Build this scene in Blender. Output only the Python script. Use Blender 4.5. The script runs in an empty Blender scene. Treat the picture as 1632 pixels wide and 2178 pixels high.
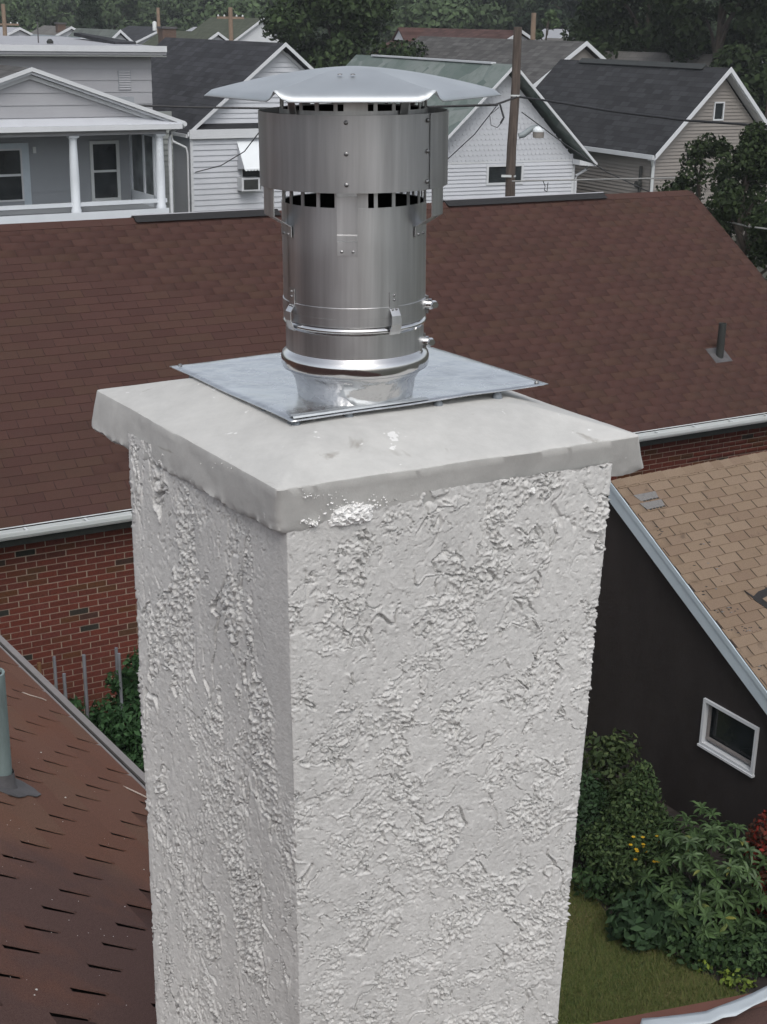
import bpy, math, random
import numpy as np
from mathutils import Vector, Matrix

random.seed(7)
rng = np.random.default_rng(11)
scene = bpy.context.scene
COL = scene.collection

# ------------------------------------------------------------------ camera
F_PX, W_PX, H_PX = 3000.0, 1632.0, 2178.0
PITCH, ROLL = math.atan(1039 / 3000.0), 0.02
CAM = Vector((0, 0, 8.3))
cF = Vector((0, math.cos(PITCH), -math.sin(PITCH)))
_r0, _u0 = Vector((1, 0, 0)), Vector((0, math.sin(PITCH), math.cos(PITCH)))
cR = _r0 * math.cos(ROLL) + _u0 * math.sin(ROLL)
cU = -_r0 * math.sin(ROLL) + _u0 * math.cos(ROLL)
cam_data = bpy.data.cameras.new('camera')
cam = bpy.data.objects.new('camera', cam_data)
COL.objects.link(cam)
m = Matrix((cR, cU, -cF)).transposed().to_4x4()
m.translation = CAM
cam.matrix_world = m
cam_data.sensor_fit = 'HORIZONTAL'
cam_data.sensor_width = 36
cam_data.lens = 36 * F_PX / W_PX
cam_data.clip_start = 0.05
cam_data.clip_end = 6000
scene.camera = cam

# ------------------------------------------------------------------ sky, sun, exposure
SUN_DIR = Vector((0.12, -0.80, 1.0)).normalized()      # towards the (veiled) sun
world = bpy.data.worlds.new('World')
scene.world = world
world.use_nodes = True
wn, wl = world.node_tree.nodes, world.node_tree.links
wn.clear()
sky = wn.new('ShaderNodeTexSky')
sky.sky_type = 'NISHITA'
sky.sun_disc = False
sky.sun_elevation = math.asin(SUN_DIR.z)
sky.sun_rotation = math.atan2(SUN_DIR.x, SUN_DIR.y)
sky.air_density = 1.0
sky.dust_density = 3.0
sky.ozone_density = 1.0
hs = wn.new('ShaderNodeHueSaturation')
hs.inputs['Saturation'].default_value = 0.34
bg = wn.new('ShaderNodeBackground')
bg.inputs['Strength'].default_value = 0.15
wo = wn.new('ShaderNodeOutputWorld')
wl.new(sky.outputs[0], hs.inputs['Color'])
wl.new(hs.outputs[0], bg.inputs['Color'])
wl.new(bg.outputs[0], wo.inputs['Surface'])
sun_data = bpy.data.lights.new('sun', 'SUN')
sun_data.energy = 0.6
sun_data.angle = math.radians(24)
sun_data.color = (1.0, 0.965, 0.92)
sun = bpy.data.objects.new('sun', sun_data)
COL.objects.link(sun)
sun.rotation_euler = (-SUN_DIR).to_track_quat('-Z', 'Y').to_euler()
scene.view_settings.view_transform = 'Standard'
scene.view_settings.look = 'None'
scene.view_settings.gamma = 1.0
scene.view_settings.exposure = 0.36
scene.cycles.use_denoising = True
scene.cycles.use_adaptive_sampling = True
scene.cycles.adaptive_threshold = 0.02
scene.cycles.max_bounces = 5
scene.cycles.diffuse_bounces = 3
scene.cycles.glossy_bounces = 3

# ------------------------------------------------------------------ layout helpers
def ray(px, py):
    return cF + cR * ((px - 816) / F_PX) - cU * ((py - 1089) / F_PX)
def at_z(px, py, z):
    d = ray(px, py)
    return CAM + d * ((z - CAM.z) / d.z)
def at_depth(px, py, dep):
    return CAM + ray(px, py) * dep
def at_plane(px, py, P, n):
    d = ray(px, py)
    return CAM + d * ((P - CAM).dot(n) / d.dot(n))
def proj(P):
    d = P - CAM
    w = d.dot(cF)
    return 816 + F_PX * d.dot(cR) / w, 1089 - F_PX * d.dot(cU) / w, w

class Frame:
    """a building's own axes: x along its front, y back from it, z up from its ground"""
    def __init__(s, P, head, z0):
        s.head = head
        h = math.radians(head)
        s.u = Vector((math.sin(h), math.cos(h), 0))
        s.v = Vector((-s.u.y, s.u.x, 0))
        s.M = Matrix.Translation((P.x, P.y, z0)) @ Matrix.Rotation(math.radians(90 - head), 4, 'Z')
        s.I = s.M.inverted()
    def w(s, p):
        return s.M @ Vector(p)
    def on_y(s, px, py, y=0.0):
        return s.I @ at_plane(px, py, s.w((0, y, 0)), s.v)
    def on_x(s, px, py, x=0.0):
        return s.I @ at_plane(px, py, s.w((x, 0, 0)), s.u)
    def on_z(s, px, py, z):
        return s.I @ at_z(px, py, (s.M @ Vector((0, 0, z))).z)

def smooth01(a, b, t):
    t = min(1.0, max(0.0, (t - a) / (b - a)))
    return t * t * (3 - 2 * t)
def ground_z(x, y):
    d = math.hypot(x, y)
    z = 2.0 * smooth01(25, 36, y)
    z += 2.4 * smooth01(50, 140, d) * (1 if y > 0 else 0)
    z += 10 * smooth01(140, 330, d) * (1 if y > 0 else 0)
    return z

# ------------------------------------------------------------------ mesh helpers
class MB:
    def __init__(s):
        s.v, s.f = [], []
    def add(s, vs, fs):
        o = len(s.v)
        s.v += [tuple(p) for p in vs]
        s.f += [tuple(i + o for i in f) for f in fs]
        return s
    def box(s, lo, hi):
        x0, y0, z0 = lo; x1, y1, z1 = hi
        return s.add([(x0, y0, z0), (x1, y0, z0), (x1, y1, z0), (x0, y1, z0), (x0, y0, z1), (x1, y0, z1), (x1, y1, z1), (x0, y1, z1)],
                     [(0, 3, 2, 1), (4, 5, 6, 7), (0, 1, 5, 4), (1, 2, 6, 5), (2, 3, 7, 6), (3, 0, 4, 7)])
    def prism(s, poly, off):
        """polygon (3-D points) extruded by vector off"""
        n = len(poly); off = Vector(off)
        vs = [Vector(p) for p in poly] + [Vector(p) + off for p in poly]
        fs = [tuple(range(n - 1, -1, -1)), tuple(range(n, 2 * n))] + [(i, (i + 1) % n, n + (i + 1) % n, n + i) for i in range(n)]
        return s.add(vs, fs)
    def slab(s, quad, t):
        q = [Vector(p) for p in quad]
        n = (q[1] - q[0]).cross(q[2] - q[0]).normalized()
        return s.prism(q, -n * t)
    def tube(s, path, r, seg=8, caps=True):
        path = [Vector(p) for p in path]
        rr = r if isinstance(r, (list, tuple)) else [r] * len(path)
        rings = []
        for i, p in enumerate(path):
            d = (path[min(i + 1, len(path) - 1)] - path[max(i - 1, 0)]).normalized()
            a = Vector((0, 0, 1)) if abs(d.z) < 0.9 else Vector((1, 0, 0))
            b = d.cross(a).normalized(); c = d.cross(b)
            rings.append([p + (b * math.cos(t) + c * math.sin(t)) * rr[i] for t in [2 * math.pi * k / seg for k in range(seg)]])
        vs = [q for ring in rings for q in ring]
        fs = [(i * seg + k, i * seg + (k + 1) % seg, (i + 1) * seg + (k + 1) % seg, (i + 1) * seg + k) for i in range(len(path) - 1) for k in range(seg)]
        if caps:
            fs += [tuple(range(seg)), tuple((len(path) - 1) * seg + k for k in range(seg - 1, -1, -1))]
        return s.add(vs, fs)
    def lathe(s, prof, seg=48, cx=0, cy=0, a0=0.0, a1=2 * math.pi):
        full = abs(a1 - a0 - 2 * math.pi) < 1e-6
        n = seg if full else seg + 1
        vs = [(cx + r * math.cos(a0 + (a1 - a0) * k / seg), cy + r * math.sin(a0 + (a1 - a0) * k / seg), z) for r, z in prof for k in range(n)]
        fs = [(i * n + k, i * n + (k + 1) % n, (i + 1) * n + (k + 1) % n, (i + 1) * n + k) for i in range(len(prof) - 1) for k in range(seg)]
        return s.add(vs, fs)
    def build(s, name, mat, parent=None, smooth=False, angle=40):
        me = bpy.data.meshes.new(name)
        me.from_pydata(s.v, [], s.f)
        return finish(me, name, mat, parent, smooth, angle)

def finish(me, name, mat, parent=None, smooth=False, angle=40):
    me.update()
    if mat:
        me.materials.append(mat)
    if smooth:
        me.polygons.foreach_set('use_smooth', [True] * len(me.polygons))
        try:
            me.set_sharp_from_angle(angle=math.radians(angle))
        except Exception:
            pass
    o = bpy.data.objects.new(name, me)
    COL.objects.link(o)
    if parent:
        o.parent = parent
    return o

def np_mesh(name, V, Q, mat, parent=None, smooth=False, angle=180):
    """V (n,3), Q (m,k) with k = 3 or 4"""
    V = np.asarray(V, dtype=np.float32); Q = np.asarray(Q, dtype=np.int32)
    me = bpy.data.meshes.new(name)
    me.vertices.add(len(V)); me.vertices.foreach_set('co', V.ravel())
    k = Q.shape[1]
    me.loops.add(Q.size); me.loops.foreach_set('vertex_index', Q.ravel())
    me.polygons.add(len(Q))
    me.polygons.foreach_set('loop_start', np.arange(0, Q.size, k, dtype=np.int32))
    me.polygons.foreach_set('loop_total', np.full(len(Q), k, dtype=np.int32))
    me.update(calc_edges=True)
    me.validate()
    return finish(me, name, mat, parent, smooth, angle)

def tag(o, label=None, cat=None, group=None, kind=None):
    if label: o['label'] = label
    if cat: o['category'] = cat
    if group: o['group'] = group
    if kind: o['kind'] = kind
    return o
def thing(name, label, cat, M=None, group=None):
    o = bpy.data.objects.new(name, None)
    o.empty_display_size = 0.2
    COL.objects.link(o)
    if M is not None:
        o.matrix_basis = M
    return tag(o, label, cat, group)
def inst(me, name, M, parent):
    o = bpy.data.objects.new(name, me)
    COL.objects.link(o)
    o.parent = parent
    o.matrix_basis = M
    return o

# ------------------------------------------------------------------ noise
_perm = np.random.default_rng(3).permutation(4096)
_ga = np.random.default_rng(4).uniform(0, 2 * np.pi, 4096)
def perlin(x, y, seed=0):
    xi = np.floor(x).astype(np.int64); yi = np.floor(y).astype(np.int64)
    xf, yf = x - xi, y - yi
    def g(ix, iy, fx, fy):
        a = _ga[_perm[(_perm[(ix + seed * 57) & 4095] + iy) & 4095]]
        return np.cos(a) * fx + np.sin(a) * fy
    u = xf ** 3 * (xf * (xf * 6 - 15) + 10); v = yf ** 3 * (yf * (yf * 6 - 15) + 10)
    a = g(xi, yi, xf, yf); b = g(xi + 1, yi, xf - 1, yf)
    c = g(xi, yi + 1, xf, yf - 1); d = g(xi + 1, yi + 1, xf - 1, yf - 1)
    return (a + (b - a) * u) * (1 - v) + (c + (d - c) * u) * v
def fbm(x, y, octv=4, seed=0, gain=0.5):
    r = 0; a = 1.0; f = 1.0
    for i in range(octv):
        r = r + a * perlin(x * f, y * f, seed + i * 7)
        a *= gain; f *= 2.03
    return r
def sstep(a, b, t):
    t = np.clip((t - a) / (b - a), 0, 1)
    return t * t * (3 - 2 * t)

# ------------------------------------------------------------------ materials
class NT:
    def __init__(s, name):
        s.m = bpy.data.materials.new(name)
        s.m.use_nodes = True
        s.t = s.m.node_tree
        s.n = s.t.nodes
        s.b = s.n['Principled BSDF']
        s.pos = None
    def node(s, t, **kw):
        n = s.n.new(t)
        for k, v in kw.items():
            setattr(n, k, v)
        return n
    def link(s, a, b):
        s.t.links.new(a, b)
    def coord(s, kind='pos', scale=(1, 1, 1)):
        if kind == 'pos':
            o = s.node('ShaderNodeNewGeometry').outputs['Position']
        else:
            o = s.node('ShaderNodeTexCoord').outputs['Object']
        mp = s.node('ShaderNodeMapping')
        mp.inputs['Scale'].default_value = scale
        s.link(o, mp.inputs['Vector'])
        return mp.outputs['Vector']
    def noise(s, scale, detail=4, rough=0.6, vec=None, dist=0.0):
        n = s.node('ShaderNodeTexNoise')
        n.inputs['Scale'].default_value = scale
        n.inputs['Detail'].default_value = detail
        n.inputs['Roughness'].default_value = rough
        n.inputs['Distortion'].default_value = dist
        s.link(vec if vec is not None else s.coord(), n.inputs['Vector'])
        return n.outputs['Fac']
    def ramp(s, fac, stops, interp='LINEAR'):
        r = s.node('ShaderNodeValToRGB')
        r.color_ramp.interpolation = interp
        e = r.color_ramp.elements
        while len(e) < len(stops):
            e.new(0.5)
        for k, (p, c) in enumerate(stops):
            e[k].position = p
            e[k].color = (c[0], c[1], c[2], 1) if not isinstance(c, float) else (c, c, c, 1)
        s.link(fac, r.inputs['Fac'])
        return r.outputs['Color']
    def mix(s, fac, a, b, mode='MIX'):
        x = s.node('ShaderNodeMix', data_type='RGBA', blend_type=mode)
        for sock, val in ((x.inputs[0], fac), (x.inputs[6], a), (x.inputs[7], b)):
            if hasattr(val, 'is_output'):
                s.link(val, sock)
            elif isinstance(val, (int, float)):
                sock.default_value = val
            else:
                sock.default_value = (val[0], val[1], val[2], 1)
        return x.outputs[2]
    def math(s, op, a, b=0.0):
        x = s.node('ShaderNodeMath', operation=op)
        for sock, val in ((x.inputs[0], a), (x.inputs[1], b)):
            if hasattr(val, 'is_output'):
                s.link(val, sock)
            else:
                sock.default_value = val
        return x.outputs[0]
    def bump(s, h, strength, dist=0.01):
        b = s.node('ShaderNodeBump')
        b.inputs['Strength'].default_value = strength
        b.inputs['Distance'].default_value = dist
        s.link(h, b.inputs['Height'])
        s.link(b.outputs[0], s.b.inputs['Normal'])
    def set(s, color=None, rough=None, metal=None, spec=None):
        for k, val in (('Base Color', color), ('Roughness', rough), ('Metallic', metal), ('Specular IOR Level', spec)):
            if val is None:
                continue
            if hasattr(val, 'is_output'):
                s.link(val, s.b.inputs[k])
            elif isinstance(val, (int, float)):
                s.b.inputs[k].default_value = val
            else:
                s.b.inputs[k].default_value = (val[0], val[1], val[2], 1)
        return s

def sc(c, k):
    return tuple(min(1, x * k) for x in c)

def plain(name, c, rough=0.6, var=0.12, scale=3.0, metal=0.0, bump=0.0, bscale=60, spec=0.4, vscale=(1, 1, 1)):
    t = NT(name)
    n = t.noise(scale, 5, 0.65, t.coord('pos', vscale))
    t.set(t.ramp(n, [(0.3, sc(c, 1 - var)), (0.7, sc(c, 1 + var))]), rough, metal, spec)
    if bump:
        t.bump(t.noise(bscale, 3), bump, 0.004)
    return t.m

def varied(name, stops, mode, rough=0.9, stain=None, grain=250, grain_amt=0.25, bump=0.3, spec=0.15):
    """per-piece colour from a ramp; mode 'obj' for single objects, 'isl' for pieces of a joined mesh"""
    t = NT(name)
    if mode == 'obj':
        fac = t.node('ShaderNodeObjectInfo').outputs['Random']
    else:
        fac = t.node('ShaderNodeNewGeometry').outputs['Random Per Island']
    col = t.ramp(fac, stops)
    g = t.noise(grain, 2, 0.7)
    col = t.mix(1.0, col, t.ramp(g, [(0.3, 1 - grain_amt), (0.7, 1 + grain_amt)]), 'MULTIPLY')
    if stain:
        scale, c, lo, hi, amt = stain
        n = t.noise(scale, 5, 0.6)
        f = t.ramp(n, [(lo, 0.0), (hi, amt)])
        col = t.mix(f, col, c)
    t.set(col, rough, 0, spec)
    t.bump(g, bump, 0.003)
    return t.m

# mineral / paint
M_ = {}
def _stucco():
    t = NT('stucco')
    n1 = t.noise(4.0, 5, 0.6); n2 = t.noise(90, 4, 0.7); n3 = t.noise(420, 2, 0.6)
    col = t.ramp(n1, [(0.3, (0.52, 0.518, 0.507)), (0.7, (0.595, 0.592, 0.578))])
    col = t.mix(1.0, col, t.ramp(n2, [(0.3, 0.88), (0.65, 1.08)]), 'MULTIPLY')
    t.set(col, 0.92, 0, 0.2)
    t.bump(t.math('ADD', n2, t.math('MULTIPLY', n3, 0.5)), 0.5, 0.0022)
    return t.m
M_['stucco'] = _stucco()
def _crown():
    t = NT('crown_mortar')
    n1 = t.noise(5.0, 6, 0.62); n2 = t.noise(30, 5, 0.7); n3 = t.noise(300, 2, 0.6)
    col = t.ramp(n1, [(0.28, (0.45, 0.449, 0.436)), (0.72, (0.54, 0.538, 0.518))])
    # thin brown drag marks and grey scuffs, white lime spatters
    dn = t.noise(9, 4, 0.6, t.coord('pos', (1, 1, 3)), 1.2)
    col = t.mix(t.ramp(dn, [(0.66, 0.0), (0.74, 0.55)]), col, (0.22, 0.20, 0.17))
    sp = t.noise(26, 3, 0.6)
    col = t.mix(t.ramp(sp, [(0.685, 0.0), (0.705, 0.9)]), col, (0.72, 0.72, 0.71))
    col = t.mix(1.0, col, t.ramp(n2, [(0.3, 0.92), (0.7, 1.05)]), 'MULTIPLY')
    t.set(col, 0.85, 0, 0.3)
    t.bump(t.math('ADD', n2, t.math('MULTIPLY', n3, 0.35)), 0.28, 0.003)
    return t.m
M_['crown'] = _crown()
M_['lime'] = plain('lime_mortar', (0.80, 0.80, 0.79), 0.9, 0.08, 40, bump=0.8, bscale=200)
def _steel(name, c, rough, streak=(14, 14, 0.6), contrast=0.2, bumpamt=0.0):
    t = NT(name)
    n = t.noise(3.0, 5, 0.6, t.coord('pos', streak))
    n2 = t.noise(9.0, 4, 0.6)
    col = t.ramp(n, [(0.3, sc(c, 1 - contrast)), (0.7, sc(c, 1 + contrast))])
    r = t.ramp(n2, [(0.3, max(0.02, rough - 0.03)), (0.7, rough + 0.04)])
    t.set(col, r, 1.0)
    if bumpamt:
        t.bump(t.noise(26, 3, 0.5), bumpamt, 0.01)
    return t.m
M_['steel'] = _steel('brushed_stainless', (0.60, 0.605, 0.61), 0.38)
M_['steel_drum'] = _steel('brushed_stainless_drum', (0.45, 0.45, 0.455), 0.42)  # same steel, base darkened to stand for dark surroundings it would reflect
M_['steel_bright'] = _steel('polished_stainless', (0.66, 0.66, 0.66), 0.14, (4, 4, 4), 0.08)
M_['plate'] = _steel('mill_finish_sheet', (0.63, 0.645, 0.655), 0.26, (6, 6, 6), 0.14, 0.22)
M_['boot'] = _steel('crumpled_aluminium', (0.68, 0.68, 0.68), 0.24, (4, 4, 4), 0.1, 0.5)
M_['cap'] = _steel('dull_galvanised_sheet', (0.56, 0.59, 0.61), 0.58, (3, 3, 3), 0.06)
M_['rivet'] = _steel('rivet_steel', (0.26, 0.26, 0.26), 0.4)
M_['soot'] = plain('soot', (0.012, 0.011, 0.011), 0.9, 0.3, 8)  # sooty flue liners, and shade painted into a pipe mouth
M_['sealant'] = plain('grey_sealant', (0.16, 0.18, 0.2), 0.6, 0.15, 30, bump=0.4)

BROWN = [(0.0, (0.058, 0.030, 0.0255)), (0.3, (0.065, 0.0335, 0.0285)), (0.6, (0.069, 0.036, 0.030)), (0.85, (0.067, 0.0375, 0.0285)), (1.0, (0.059, 0.0305, 0.0265))]
M_['brown_o'] = varied('brown_shingle', BROWN, 'obj', stain=(0.9, (0.052, 0.033, 0.024), 0.5, 0.75, 0.5), grain=180, grain_amt=0.2)
M_['brown_i'] = varied('brown_shingle_field', BROWN, 'isl', stain=(0.9, (0.052, 0.033, 0.024), 0.5, 0.75, 0.5), grain=180, grain_amt=0.2)
M_['brown_deck'] = plain('roof_felt_brown', (0.035, 0.02, 0.019), 0.95, 0.2, 20)
BRICK = [(0.0, (0.026, 0.028, 0.024)), (0.04, (0.036, 0.030, 0.024)), (0.06, (0.100, 0.030, 0.022)), (0.45, (0.128, 0.036, 0.025)), (0.75, (0.112, 0.034, 0.027)), (0.94, (0.100, 0.040, 0.020)), (1.0, (0.070, 0.038, 0.024))]
M_['brick_o'] = varied('red_brick', BRICK, 'obj', grain=60, grain_amt=0.25, bump=0.5)
M_['brick_i'] = varied('red_brick_field', BRICK, 'isl', grain=60, grain_amt=0.25, bump=0.5)
M_['mortar'] = plain('brick_mortar', (0.33, 0.26, 0.205), 0.95, 0.15, 20, bump=0.4)
TAN = [(0.0, (0.182, 0.131, 0.092)), (0.35, (0.204, 0.150, 0.106)), (0.65, (0.216, 0.160, 0.115)), (0.85, (0.200, 0.146, 0.106)), (1.0, (0.180, 0.128, 0.091))]
M_['tan_o'] = varied('tan_shingle', TAN, 'obj', stain=(5.0, (0.085, 0.063, 0.046), 0.62, 0.72, 0.6), grain=140, grain_amt=0.2)
M_['tan_i'] = varied('tan_shingle_field', TAN, 'isl', stain=(5.0, (0.085, 0.063, 0.046), 0.62, 0.72, 0.6), grain=140, grain_amt=0.2)
M_['tan_deck'] = plain('roof_felt_tan', (0.05, 0.036, 0.028), 0.95, 0.2, 20)
def _own(mode):
    t = NT('rust_shingle_' + mode)
    fac = t.node('ShaderNodeObjectInfo').outputs['Random'] if mode == 'obj' else t.node('ShaderNodeNewGeometry').outputs['Random Per Island']
    col = t.ramp(fac, [(0.0, (0.134, 0.072, 0.054)), (0.5, (0.148, 0.079, 0.059)), (1.0, (0.141, 0.082, 0.060))])
    # broad old weathering stain on the nearer courses, edge broken up by noise
    P = t.node('ShaderNodeNewGeometry').outputs['Position']
    sx = t.node('ShaderNodeSeparateXYZ'); t.link(P, sx.inputs[0])
    big = t.noise(1.6, 5, 0.6)
    k = t.math('ADD', t.math('ADD', t.math('MULTIPLY', sx.outputs[1], 0.60), t.math('MULTIPLY', sx.outputs[0], -0.27)), t.math('MULTIPLY', big, -0.9))
    f = t.ramp(t.math('MULTIPLY', t.math('ADD', k, -1.75), 1.6), [(0.35, 1.0), (0.6, 0.0)])
    col = t.mix(f, col, (0.098, 0.061, 0.054))
    rust = t.noise(2.4, 4, 0.65)
    col = t.mix(t.ramp(rust, [(0.52, 0.0), (0.72, 0.45)]), col, (0.160, 0.072, 0.046))
    g = t.noise(330, 2, 0.8)
    col = t.mix(1.0, col, t.ramp(g, [(0.25, 0.62), (0.75, 1.45)]), 'MULTIPLY')
    t.set(col, 1.0, 0, 0.04)
    t.bump(g, 0.5, 0.003)
    return t.m
M_['own_o'], M_['own_i'] = _own('obj'), _own('isl')
M_['own_deck'] = plain('roof_felt_black', (0.006, 0.005, 0.005), 0.95, 0.2, 20)

M_['white'] = plain('white_paint', (0.56, 0.58, 0.60), 0.5, 0.05, 2.0)
M_['white_vinyl'] = plain('white_vinyl_siding', (0.50, 0.52, 0.555), 0.5, 0.05, 1.4)
M_['awning'] = plain('white_awning_metal', (0.74, 0.78, 0.80), 0.4, 0.03, 1.5)
M_['column'] = plain('white_column_paint', (0.60, 0.64, 0.68), 0.5, 0.04, 2)
M_['trim_blue'] = plain('pale_blue_white_trim', (0.46, 0.53, 0.58), 0.45, 0.07, 3.0)
M_['gutter'] = plain('white_gutter', (0.58, 0.61, 0.61), 0.4, 0.06, 2.5)
M_['gutter_in'] = plain('gutter_trough', (0.20, 0.20, 0.20), 0.7, 0.15, 6)
M_['grey_siding'] = plain('grey_siding', (0.27, 0.29, 0.31), 0.6, 0.05, 1.2)
M_['grey_gable'] = plain('pale_grey_siding', (0.325, 0.33, 0.35), 0.6, 0.05, 1.2)
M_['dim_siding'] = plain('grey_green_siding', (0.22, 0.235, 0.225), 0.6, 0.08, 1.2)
M_['beige_siding'] = plain('beige_siding', (0.225, 0.208, 0.190), 0.6, 0.06, 1.2)
M_['black_wall'] = plain('dark_brown_stained_wall', (0.030, 0.0255, 0.0245), 0.75, 0.22, 1.6, vscale=(1, 1, 0.35), bump=0.2, bscale=40, spec=0.2)
M_['pole'] = plain('weathered_pole_wood', (0.085, 0.066, 0.055), 0.9, 0.45, 3.0, vscale=(6, 6, 0.5), bump=0.5, bscale=30)
M_['pole_far'] = plain('pale_pole_wood', (0.22, 0.16, 0.115), 0.9, 0.2, 3.0)
M_['cable'] = plain('black_cable', (0.018, 0.018, 0.02), 0.6, 0.2, 2.0)
M_['cable_pale'] = plain('pale_cable', (0.30, 0.30, 0.29), 0.6, 0.15, 2.0)
M_['lamp_grey'] = plain('grey_lamp_metal', (0.22, 0.25, 0.26), 0.5, 0.1, 4)
M_['dark_metal'] = plain('dark_metal', (0.03, 0.032, 0.03), 0.5, 0.2, 6)
M_['verdigris'] = plain('verdigris_pipe', (0.175, 0.225, 0.22), 0.6, 0.3, 9, vscale=(1, 1, 0.4))
M_['lead'] = plain('lead_flashing', (0.085, 0.082, 0.085), 0.75, 0.25, 14, bump=0.3)
M_['drip'] = plain('grey_drip_edge', (0.20, 0.185, 0.18), 0.6, 0.12, 8)
M_['brown_board'] = plain('red_brown_fascia', (0.135, 0.052, 0.034), 0.7, 0.15, 5)
M_['flashing'] = plain('white_bent_flashing', (0.52, 0.57, 0.60), 0.4, 0.08, 9)
M_['tar'] = plain('black_tar', (0.016, 0.015, 0.015), 0.6, 0.2, 20, bump=0.4)
M_['felt_grey'] = plain('bare_grey_felt', (0.17, 0.165, 0.16), 0.9, 0.2, 40)
M_['stake'] = plain('grey_stake', (0.17, 0.175, 0.19), 0.7, 0.2, 5)
M_['stake_wood'] = plain('wood_stake', (0.16, 0.085, 0.04), 0.8, 0.2, 6)
M_['twig'] = plain('pale_twig', (0.42, 0.36, 0.31), 0.8, 0.15, 20)
M_['chip'] = plain('white_chip', (0.6, 0.58, 0.55), 0.8, 0.1, 20)
M_['chimney_brick'] = plain('far_chimney_brick', (0.10, 0.065, 0.05), 0.9, 0.2, 8)
def _glass(name, c=(0.018, 0.022, 0.024), rough=0.08):
    t = NT(name)
    n = t.noise(1.3, 3, 0.5)
    t.set(t.ramp(n, [(0.35, sc(c, 0.55)), (0.7, sc(c, 1.7))]), rough, 0, 0.5)
    return t.m
M_['glass'] = _glass('window_glass')
M_['glass_pale'] = _glass('window_glass_blind', (0.10, 0.115, 0.12), 0.12)  # paler pane colour, mottled by noise

def roof_far(name, c, along='y', rows=7.0, var=0.25, rough=0.9):
    """distant shingle field: pieces too small to tell apart"""
    t = NT(name)
    tc = t.node('ShaderNodeTexCoord').outputs['Object']
    s = t.node('ShaderNodeSeparateXYZ'); t.link(tc, s.inputs[0])
    cb = t.node('ShaderNodeCombineXYZ')
    t.link(s.outputs[1 if along == 'y' else 0], cb.inputs[0])
    t.link(s.outputs[2], cb.inputs[1])
    br = t.node('ShaderNodeTexBrick')
    br.inputs['Scale'].default_value = 1.0
    br.inputs['Brick Width'].default_value = 0.42
    br.inputs['Row Height'].default_value = 1.0 / rows
    br.inputs['Mortar Size'].default_value = 0.006
    br.inputs['Color1'].default_value = (*sc(c, 1 - var), 1)
    br.inputs['Color2'].default_value = (*sc(c, 1 + var), 1)
    br.inputs['Mortar'].default_value = (*sc(c, 0.6), 1)
    t.link(cb.outputs[0], br.inputs['Vector'])
    n = t.noise(1.0, 6, 0.7)
    col = t.mix(1.0, br.outputs['Color'], t.ramp(n, [(0.3, 0.82), (0.7, 1.18)]), 'MULTIPLY')
    t.set(col, rough, 0, 0.15)
    return t.m
M_['slate'] = roof_far('charcoal_roof', (0.040, 0.041, 0.046))
M_['slate2'] = roof_far('dark_grey_roof', (0.036, 0.037, 0.040))
M_['grey_roof'] = roof_far('mid_grey_roof', (0.090, 0.088, 0.086))
M_['red_roof'] = roof_far('dull_red_roof', (0.075, 0.042, 0.037))
def _green():
    t = NT('patchy_green_roof')
    v = t.node('ShaderNodeTexVoronoi'); v.inputs['Scale'].default_value = 1.3
    t.link(t.coord('obj', (0.5, 1, 1.6)), v.inputs['Vector'])
    col = t.ramp(v.outputs['Color'], [(0.1, (0.105, 0.135, 0.125)), (0.5, (0.15, 0.18, 0.17)), (0.9, (0.20, 0.225, 0.215))])
    n = t.noise(2.5, 5, 0.7)
    col = t.mix(t.ramp(n, [(0.45, 0.0), (0.7, 0.7)]), col, (0.095, 0.135, 0.115))
    t.set(col, 0.85, 0, 0.2)
    return t.m
M_['green_roof'] = _green()

def leafmat(name, stops, rough=0.7, spec=0.12):
    t = NT(name)
    fac = t.node('ShaderNodeNewGeometry').outputs['Random Per Island']
    n = t.noise(0.9, 3, 0.6)
    col = t.ramp(t.math('ADD', t.math('MULTIPLY', fac, 0.75), t.math('MULTIPLY', n, 0.3)), stops)
    t.set(col, rough, 0, spec)
    return t.m
def leafobj(name, stops, rough=0.5, spec=0.25):
    t = NT(name)
    t.set(t.ramp(t.node('ShaderNodeObjectInfo').outputs['Random'], stops), rough, 0, spec)
    return t.m
G = lambda k, r=1.0, b=1.0: (0.040 * k * r, 0.060 * k, 0.023 * k * b)
M_['leaf_far'] = leafmat('far_foliage', [(0.1, G(0.75, 1, 1.3)), (0.5, G(1.15, 1, 1.3)), (0.9, G(1.6, 1, 1.2))])  # leaf greens lightened so the colour itself carries distance haze
M_['leaf_far2'] = leafmat('far_foliage_pale', [(0.1, G(1.0, 1.0, 1.3)), (0.5, G(1.5, 1.0, 1.3)), (0.9, G(2.1, 1.0, 1.2))])  # paler set, likewise with haze painted into the leaves
M_['leaf_big'] = leafmat('broadleaf_foliage', [(0.1, G(0.37, 0.9)), (0.5, G(0.63, 0.9)), (0.85, G(1.09, 0.95)), (1.0, G(1.49))])
M_['leaf_conifer'] = leafmat('conifer_foliage', [(0.1, G(0.25, 0.85, 1.3)), (0.6, G(0.40, 0.85, 1.3)), (0.95, G(0.65, 0.85, 1.2))])
M_['leaf_conifer_r'] = leafmat('dark_conifer_foliage', [(0.1, G(0.37, 0.9)), (0.6, G(0.55, 0.95)), (0.95, G(0.92, 0.95))])
M_['leaf_crab'] = leafmat('dark_shrub_foliage', [(0.1, G(0.29, 0.9)), (0.55, G(0.52, 0.95)), (0.9, G(0.86)), (1.0, G(1.26))])
M_['leaf_tom'] = leafmat('garden_foliage', [(0.1, G(0.59, 0.6)), (0.5, G(1.10, 0.65)), (0.9, G(1.69, 0.7)), (1.0, G(2.60, 1.0, 1.6))])
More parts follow.
